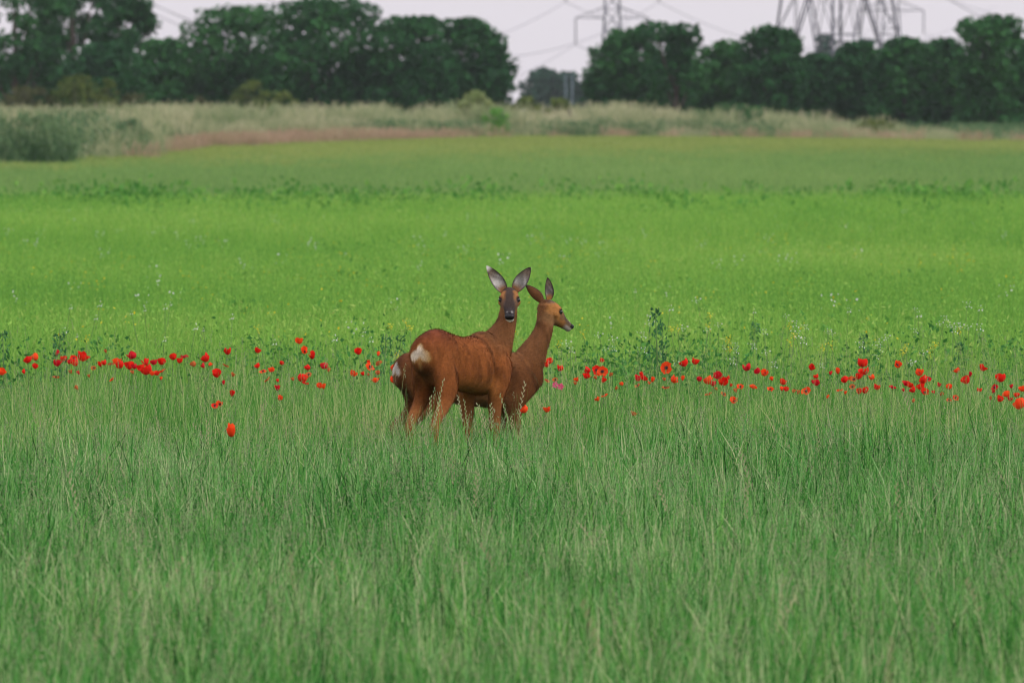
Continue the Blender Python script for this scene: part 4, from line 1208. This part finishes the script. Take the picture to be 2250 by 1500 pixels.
S, C_, O, FD = 'scarlet', 'crimson', 'orange-red', 'faded orange'
POPPIES = [  # column, row, size in photograph pixels, colour, form
    (61,790,15,S,'cup'),(76,785,16,O,'cup'),(52,817,10,S,'bud'),(4,817,16,O,'cup'),(77,804,13,S,'cup'),(125,776,12,C_,'bud'),(125,797,17,C_,'cup'),(139,788,14,S,'cup'),(153,795,12,C_,'cup'),(163,786,16,S,'open'),(164,797,17,S,'cup'),(180,783,22,S,'cup'),(172,819,9,C_,'bud'),
    (220,801,12,S,'bud'),(228,797,12,S,'cup'),(243,796,15,FD,'open'),(256,794,17,O,'cup'),(263,802,17,S,'cup'),(290,781,18,C_,'cup'),(284,803,20,S,'cup'),(295,805,13,C_,'cup'),(309,808,15,S,'cup'),(321,796,16,S,'bud'),(322,812,24,S,'cup'),(337,795,15,C_,'cup'),(355,794,17,S,'cup'),(355,812,14,O,'open'),(344,819,13,S,'cup'),(335,820,11,O,'cup'),
    (380,784,16,S,'cup'),(394,792,13,S,'cup'),(405,781,16,C_,'open'),(451,787,20,S,'cup'),(425,800,13,FD,'cup'),(446,804,11,C_,'bud'),(461,801,9,O,'bud'),(476,821,19,S,'cup'),(499,772,16,S,'cup'),(497,801,12,FD,'open'),(510,864,16,S,'bud'),(472,889,13,S,'open'),(483,887,12,O,'cup'),(491,841,9,C_,'bud'),(512,824,10,FD,'bud'),
    (169,852,10,FD,'bud'),(244,832,11,O,'open'),(205,807,10,FD,'open'),(232,772,8,FD,'bud'),(123,825,14,FD,'open'),(155,817,10,FD,'bud'),(353,831,9,O,'bud'),(195,826,8,FD,'bud'),(291,818,9,FD,'bud'),
    (508,948,25,O,'cup'),(566,769,14,S,'cup'),(565,803,12,S,'cup'),(577,813,13,O,'open'),(597,812,12,O,'cup'),(585,832,13,FD,'open'),(619,797,11,S,'cup'),(656,748,15,O,'cup'),(669,770,15,O,'cup'),(686,782,17,S,'bud'),(676,808,13,S,'cup'),(678,821,12,FD,'open'),(713,804,16,C_,'cup'),(722,813,10,FD,'bud'),(663,830,22,S,'cup'),(671,839,13,S,'open'),(702,847,13,O,'cup'),(711,849,12,O,'bud'),(609,852,14,C_,'bud'),(615,874,12,O,'cup'),(643,833,9,FD,'bud'),(610,836,9,S,'bud'),
    (787,772,16,S,'cup'),(831,778,10,O,'bud'),(831,796,13,FD,'open'),(815,804,19,O,'open'),(809,796,10,S,'bud'),(777,820,16,O,'cup'),(797,821,10,S,'bud'),(809,822,9,FD,'bud'),(830,819,10,FD,'cup'),(824,834,15,O,'cup'),(864,808,14,O,'cup'),(865,834,17,O,'cup'),
    (1208,793,14,S,'cup'),(1201,801,13,S,'cup'),(1231,809,15,S,'cup'),(1322,791,12,S,'bud'),(1291,814,15,S,'cup'),(1289,825,15,S,'cup'),(1311,812,18,S,'open'),(1323,815,20,O,'open'),(1326,835,14,S,'bud'),(1309,830,10,FD,'bud'),(1342,823,11,FD,'bud'),(1267,834,11,O,'bud'),(1264,842,9,FD,'bud'),(1220,832,12,FD,'open'),(1203,835,11,FD,'open'),
    (1328,867,12,O,'open'),(1313,876,12,O,'cup'),(1152,899,18,O,'cup'),(1202,899,15,O,'cup'),(1366,843,9,O,'cup'),(1354,853,9,FD,'bud'),(1393,908,12,FD,'cup'),(1401,830,13,C_,'cup'),(1409,822,10,S,'bud'),(1416,829,15,S,'cup'),(1434,835,11,O,'bud'),(1426,841,8,O,'bud'),(1399,845,11,FD,'open'),
    (1463,807,22,O,'open'),(1482,834,18,O,'cup'),(1500,831,12,O,'bud'),(1460,833,9,FD,'bud'),(1462,848,15,FD,'open'),(1503,797,18,S,'cup'),(1528,794,16,S,'cup'),(1537,833,12,C_,'cup'),(1556,835,22,O,'cup'),(1577,826,18,C_,'cup'),(1590,838,21,S,'cup'),(1567,843,12,C_,'cup'),(1600,830,10,S,'bud'),(1556,863,13,FD,'open'),(1607,846,8,S,'bud'),(1574,854,9,FD,'bud'),(1591,864,12,FD,'open'),(1616,858,10,FD,'bud'),(1613,880,15,O,'cup'),
    (1627,848,13,O,'open'),(1656,847,17,O,'open'),(1641,807,17,C_,'cup'),(1664,815,14,C_,'cup'),(1680,819,16,O,'cup'),(1696,832,10,O,'bud'),(1693,853,13,O,'open'),
    (1784,807,15,S,'cup'),(1793,827,11,S,'cup'),(1721,839,16,S,'cup'),(1787,839,10,C_,'bud'),(1794,842,14,C_,'cup'),(1718,854,11,O,'bud'),(1728,854,12,S,'cup'),(1744,859,9,FD,'bud'),(1754,862,9,FD,'bud'),(1771,857,18,O,'open'),(1825,820,9,C_,'bud'),(1841,816,13,O,'bud'),(1845,854,14,O,'open'),(1856,834,15,S,'cup'),(1869,829,14,O,'open'),(1876,832,13,FD,'open'),(1887,827,15,S,'cup'),(1895,797,22,S,'cup'),(1900,815,19,S,'cup'),(1916,829,13,O,'cup'),(1873,848,12,FD,'open'),(1888,859,13,S,'cup'),(1900,857,16,S,'cup'),(1927,850,15,S,'cup'),(1962,848,14,C_,'open'),(1973,800,16,O,'cup'),(1858,863,8,O,'bud'),(1819,872,8,O,'bud'),
    (2020,818,18,O,'cup'),(1991,842,14,C_,'cup'),(2000,845,15,S,'cup'),(2006,856,15,S,'cup'),(2029,834,19,S,'cup'),(2023,848,17,S,'cup'),(2033,860,16,S,'cup'),(2039,831,13,C_,'open'),(1985,857,9,C_,'bud'),(2007,880,10,FD,'bud'),(2052,861,9,C_,'bud'),(2064,846,11,C_,'bud'),(2086,849,14,O,'cup'),(2069,866,10,FD,'bud'),(2086,877,12,FD,'open'),(2101,872,13,S,'open'),(2103,813,13,O,'cup'),(2122,835,19,S,'cup'),(2132,823,11,C_,'bud'),(2152,856,11,S,'cup'),(2160,808,15,S,'cup'),(2185,849,15,C_,'open'),(2183,861,9,C_,'bud'),(2199,830,21,S,'cup'),(2198,876,14,S,'cup'),(2212,866,16,O,'cup'),(2220,876,12,C_,'cup'),(2223,849,10,C_,'bud'),(2234,867,13,S,'cup'),(2246,854,13,O,'cup'),(2242,887,24,O,'cup'),(2177,875,9,FD,'bud')]
NTH = ['', 'first', 'second', 'third', 'fourth', 'fifth', 'sixth', 'seventh', 'eighth', 'ninth', 'tenth', 'eleventh', 'twelfth', 'thirteenth', 'fourteenth', 'fifteenth', 'sixteenth', 'seventeenth', 'eighteenth', 'nineteenth', 'twentieth']
FORM = {'cup': 'cupped', 'open': 'open', 'bud': 'half closed'}
SPECIAL = {(508, 948): 'lone orange-red poppy standing lowest in the left meadow grass, nearest the camera',
           (656, 748): 'orange-red cupped poppy standing highest in the strip left of the deer',
           (322, 812): 'biggest scarlet poppy of the dense cluster near the left edge',
           (1895, 797): 'biggest upright scarlet poppy of the upper row at the right',
           (1463, 807): 'open orange-red poppy showing its dark centre, right of the deer',
           (1152, 899): 'orange-red poppy touching the front leg of the rear deer',
           (1202, 899): 'orange-red poppy alone in grass just right of the rear deer',
           (865, 834): 'orange-red poppy against the rump of the rear deer, lower of two',
           (864, 808): 'orange-red poppy half hidden by the white rump, upper of two',
           (2242, 887): 'large orange-red poppy lowest at the right edge of the frame',
           (510, 864): 'half closed scarlet poppy above the lone orange-red one in the meadow',
           (663, 830): 'large round scarlet poppy midway between left edge cluster and deer'}
rank = {}
for p in sorted(POPPIES):
    side = 'l' if p[0] < 1000 else 'r'
    row = 'upper' if p[1] < 806 else ('middle' if p[1] < 840 else 'lower')
    if p[:2] in SPECIAL: continue
    key = (side, row, p[3], p[4]); rank.setdefault(key, []).append(p)
def poppy_label(p):
    if p[:2] in SPECIAL: return SPECIAL[p[:2]]
    side = 'l' if p[0] < 1000 else 'r'
    row = 'upper' if p[1] < 806 else ('middle' if p[1] < 840 else 'lower')
    lst = rank[side, row, p[3], p[4]]; i = lst.index(p) + 1
    head = f'{FORM[p[4]]} {p[3]} poppy'
    if side == 'l':
        return f'{head}, {NTH[i]} such from the left edge in the {row} row' if len(lst) > 1 else f'only {head} in the {row} row left of the deer'
    return f'{head}, {NTH[i]} such right of the deer in the {row} row' if len(lst) > 1 else f'only {head} in the {row} row right of the deer'
FACING = {(1463, 807), (1771, 857), (1311, 812), (1323, 815), (472, 889), (1317, 814), (163, 786), (2101, 872), (1627, 848)}
prng = random.Random(4)
for p in POPPIES:
    px, py, size, cn, form = p
    d = np.interp(py, [745, 800, 850, 890, 910], [48, 45, 42.6, 41.2, 40.4])
    if p[:2] == (508, 948): d = 34.5
    if p[:2] in ((1152, 899), (1202, 899)): d = 40.35
    x = sx(px, d); zg = gz(x, d); h = sz(py, d) - zg
    s = size / F * d * (1.10 if form != 'open' else 1.0)
    root = empty('poppy', (x, d, zg), poppy_label(p), 'poppy', 'red poppies across the meadow')
    st = link(bpy.data.objects.new('stem', STEMS[prng.randrange(4)]), root); st.scale = (1, 1, max(.05, h - .3 * s)); st.rotation_euler = (0, 0, prng.uniform(0, 6))
    if (px, py) in FACING:
        tilt = Matrix.Rotation(R(prng.uniform(38, 72)), 4, 'X') @ Matrix.Rotation(R(prng.gauss(0, 18)), 4, 'Y')
    else:
        tilt = Matrix.Rotation(R(prng.gauss(12 if form == 'open' else 4, 20)), 4, 'X') @ Matrix.Rotation(R(prng.gauss(0, 22)), 4, 'Y')
    if size == 25: tilt = Matrix.Rotation(R(10), 4, 'X')
    rz0 = prng.uniform(0, 1.57)
    M0 = Matrix.Translation((0, 0, h)) @ tilt
    for k in range(4):
        pe = link(bpy.data.objects.new('petal', PET[form, cn, 0 if size == 25 else prng.randrange(3)]), root)
        kk = (1.0 if k % 2 else .92) * s * (1.1 if form == 'bud' else 1)
        Mx = M0 @ Matrix.Translation((0, 0, -.28 * s)) @ Matrix.Rotation(rz0 + k * math.pi / 2 + prng.gauss(0, .12), 4, 'Z') @ Matrix.Rotation(prng.gauss(0, .16), 4, 'Y')
        pe.location = Mx.translation; pe.rotation_euler = Mx.to_euler(); pe.scale = (kk * .80, kk * .80, kk * 1.22) if size == 25 else (kk * prng.uniform(.85, 1.1), kk, kk * prng.uniform(.68, 1.05))
    ce = link(bpy.data.objects.new('dark_centre', CENTRE), root)
    Mx = M0 @ Matrix.Translation((0, 0, -.20 * s)); ce.location = Mx.translation; ce.rotation_euler = Mx.to_euler(); ce.scale = (s, s, s)

# two small pink flowers right of the deer
for px, py, lb in ((1220, 845, 'deep pink flower just right of the rear deer, left of two'), (1232, 849, 'pale centred pink flower just right of the rear deer, right of two')):
    d = 42.6; x = sx(px, d); zg = gz(x, d); h = sz(py, d) - zg
    root = empty('pink_flower', (x, d, zg), lb, 'flower', 'pink flowers')
    V, Fc = tube_geo([(0, 0, 0), (.01, 0, h * .5), (0, 0, h)], [.002] * 3, 5); mesh_obj('stem', V, Fc, M_STEM, root)
    for k in range(5):
        a = 2 * math.pi * k / 5; c, s_ = math.cos(a), math.sin(a); r_ = .018
        V = [(0, -.004, h), (r_ * .6 * c - r_ * .45 * s_, -.006, h + r_ * .6 * s_ + r_ * .45 * c), (r_ * 1.1 * c, -.001, h + r_ * 1.1 * s_), (r_ * .6 * c + r_ * .45 * s_, -.006, h + r_ * .6 * s_ - r_ * .45 * c)]
        mesh_obj('petal', V, [(0, 1, 2, 3)], M_PINKFL, root)

# ------------------------------------------------------------------ tall dark weeds and small wild flowers
def weed_source(seed, H=.55):
    g = np.random.default_rng(seed)
    n = 150
    t = g.uniform(.15, 1, n)
    a = g.uniform(0, 6.28, n)
    rad = .055 * (1.15 - t) + .012
    C = np.column_stack([np.cos(a) * rad, np.sin(a) * rad, t * H])
    q = leaf_quads(C, .0135, g, .42, 1.4)
    stem = tube_geo([(0, 0, 0), (.012, 0, H * .5), (0, 0, H)], [.006, .005, .002], 5)
    return quads_mesh('leaves', q, 4, M_DARKWEED, g.uniform(0, 1, n)), stem
WEEDS = []
for k in range(3):
    lm, (V, Fc) = weed_source(60 + k)
    sm_ = bpy.data.meshes.new('stem'); sm_.from_pydata([tuple(v) for v in V], [], Fc); sm_.materials.append(M_STEM)
    WEEDS.append((lm, sm_))
for i, (px, top, d, lb) in enumerate((
        (1440, 678, 47, 'tallest dark leafy weed, standing out of the strip right of the deer'), (1455, 712, 47.4, 'dark leafy weed just right of the tallest dark weed'), (848, 728, 47, 'dark leafy weed left of the front deer, left of two'), (880, 738, 47.2, 'dark leafy weed left of the front deer, right of two'), (6, 728, 46.5, 'dark weed at the very left edge of the frame'),
        (130, 722, 46.8, 'dark weed above the poppy cluster near the left edge'), (1898, 735, 48.5, 'dark weed above the biggest upright poppy at right'), (2108, 752, 48, 'dark weed near the right edge above the poppies'),
        (1660, 700, 52, 'slim dark weed in the pale flowers right of centre'), (1390, 420, 168, 'dark spiky weed at the far edge of the ley, left of two'), (1422, 420, 168, 'dark spiky weed at the far edge of the ley, right of two'), (1470, 438, 166, 'dark weed right of the spiky pair at the far ley edge'),
        (1545, 440, 165, 'dark weed at far ley edge, rightmost of the centre patch'), (1325, 436, 167, 'dark weed left of the spiky pair at the far ley edge'), (505, 424, 170, 'dark weed at the far ley edge in the left half'),
        (735, 428, 168, 'dark weed at far ley edge straight above the left poppies'), (1820, 446, 165, 'dark weed at the far ley edge below the pylons'), (2205, 448, 162, 'dark weed at the far ley edge near the right side'))):
    x = sx(px, d); zg = gz(x, d); h = sz(top, d) - zg
    root = empty('tall_weed', (x, d, zg), lb, 'weed', 'tall dark weeds in the field')
    lm, sm_ = WEEDS[i % 3]
    for m_ in (lm, sm_):
        o = link(bpy.data.objects.new(m_.name.split('.')[0], m_), root)
        k = h / .55; o.scale = (k ** .6, k ** .6, k) if d < 100 else (k * 2.2, k * 2.2, k)
        o.rotation_euler = (0, 0, i * 1.3)

def flower_head(n, r, h, size, mat, seed, nm):
    g = np.random.default_rng(seed)
    C = np.column_stack([g.normal(0, r, n), g.normal(0, r, n), h * g.uniform(0, 1, n)])
    return quads_mesh(nm, leaf_quads(C, size, g, .8, 0), 4, mat, g.uniform(0, 1, n))
YH = [flower_head(16, .012, .06, .0048, M_YELLOW, k, 'yellow_blossom') for k in range(3)]
WH = [flower_head(9, .016, .045, .0055, M_WHITE, 10 + k, 'white_blossom') for k in range(3)]
def flower(name, px, py, d, heads, lb, cat, grp, i, k=1.0):
    x = sx(px, d); zg = gz(x, d); h = sz(py, d) - zg
    root = empty(name, (x, d, zg), lb, cat, grp)
    st = link(bpy.data.objects.new('stem', STEMS[i % 4]), root); st.scale = (1, 1, h); st.rotation_euler = (0, 0, i)
    hd = link(bpy.data.objects.new('blossom', heads[i % 3]), root); hd.location = (0, 0, h - .02); hd.rotation_euler = (0, 0, i * 2.1); hd.scale = (k, k, k)
YL = [(1735, 722, 'left edge of the pale flowers'), (1745, 745, 0), (1827, 763, 0), (1808, 770, 0), (1737, 756, 0), (1984, 782, 0), (2055, 765, 0), (2043, 779, 0), (2108, 733, 0), (1560, 700, 0), (1558, 722, 0), (1475, 730, 0), (1490, 727, 0), (1603, 750, 0), (1603, 775, 0), (1598, 755, 0), (1282, 738, 0), (1228, 762, 0),
      (858, 724, 0), (892, 713, 0), (902, 728, 0), (872, 785, 0), (566, 727, 0), (190, 750, 0), (1990, 770, 0)]
yl_named = ['first', 'second', 'third', 'fourth', 'fifth', 'sixth', 'seventh', 'eighth', 'ninth', 'tenth', 'eleventh', 'twelfth', 'thirteenth', 'fourteenth', 'fifteenth', 'sixteenth', 'seventeenth', 'eighteenth', 'nineteenth', 'twentieth']
ys_l = sorted(p for p in YL if p[0] < 1000); ys_r = sorted(p for p in YL if p[0] >= 1000)
for lst, sd_ in ((ys_l, 'from the left edge, left of the deer'), (ys_r, 'to the right of the deer')):
    for i, (px, py, _) in enumerate(lst):
        flower('yellow_flower', px, py, float(np.interp(py, [690, 800], [51, 46])), YH, f'small yellow flower spike, {yl_named[i]} yellow one {sd_}', 'flower', 'yellow flowers behind the poppies', i, 1.0)
wr = random.Random(8)
for i in range(75):
    if i % 3: px, py = wr.uniform(1230, 2250), wr.gauss(735, 32)
    elif i % 2: px, py = wr.uniform(0, 880), wr.gauss(728, 32)
    else: px, py = wr.uniform(0, 2250), wr.uniform(600, 700)
    py = min(800, max(560, py))
    d = float(np.interp(py, [560, 680, 800], [78, 52, 45.5])) + wr.uniform(-.8, .8)
    flower('white_flower', px, py, d, WH, ('tiny white flower on a thin stem farther out in the lime green ley' if py < 690 else 'tiny white flower on a thin stem behind the left poppies' if px < 900 else 'tiny white flower on a thin stem behind the right poppies'), 'flower', 'white flowers behind the poppies', i, wr.uniform(.5, 1.0))
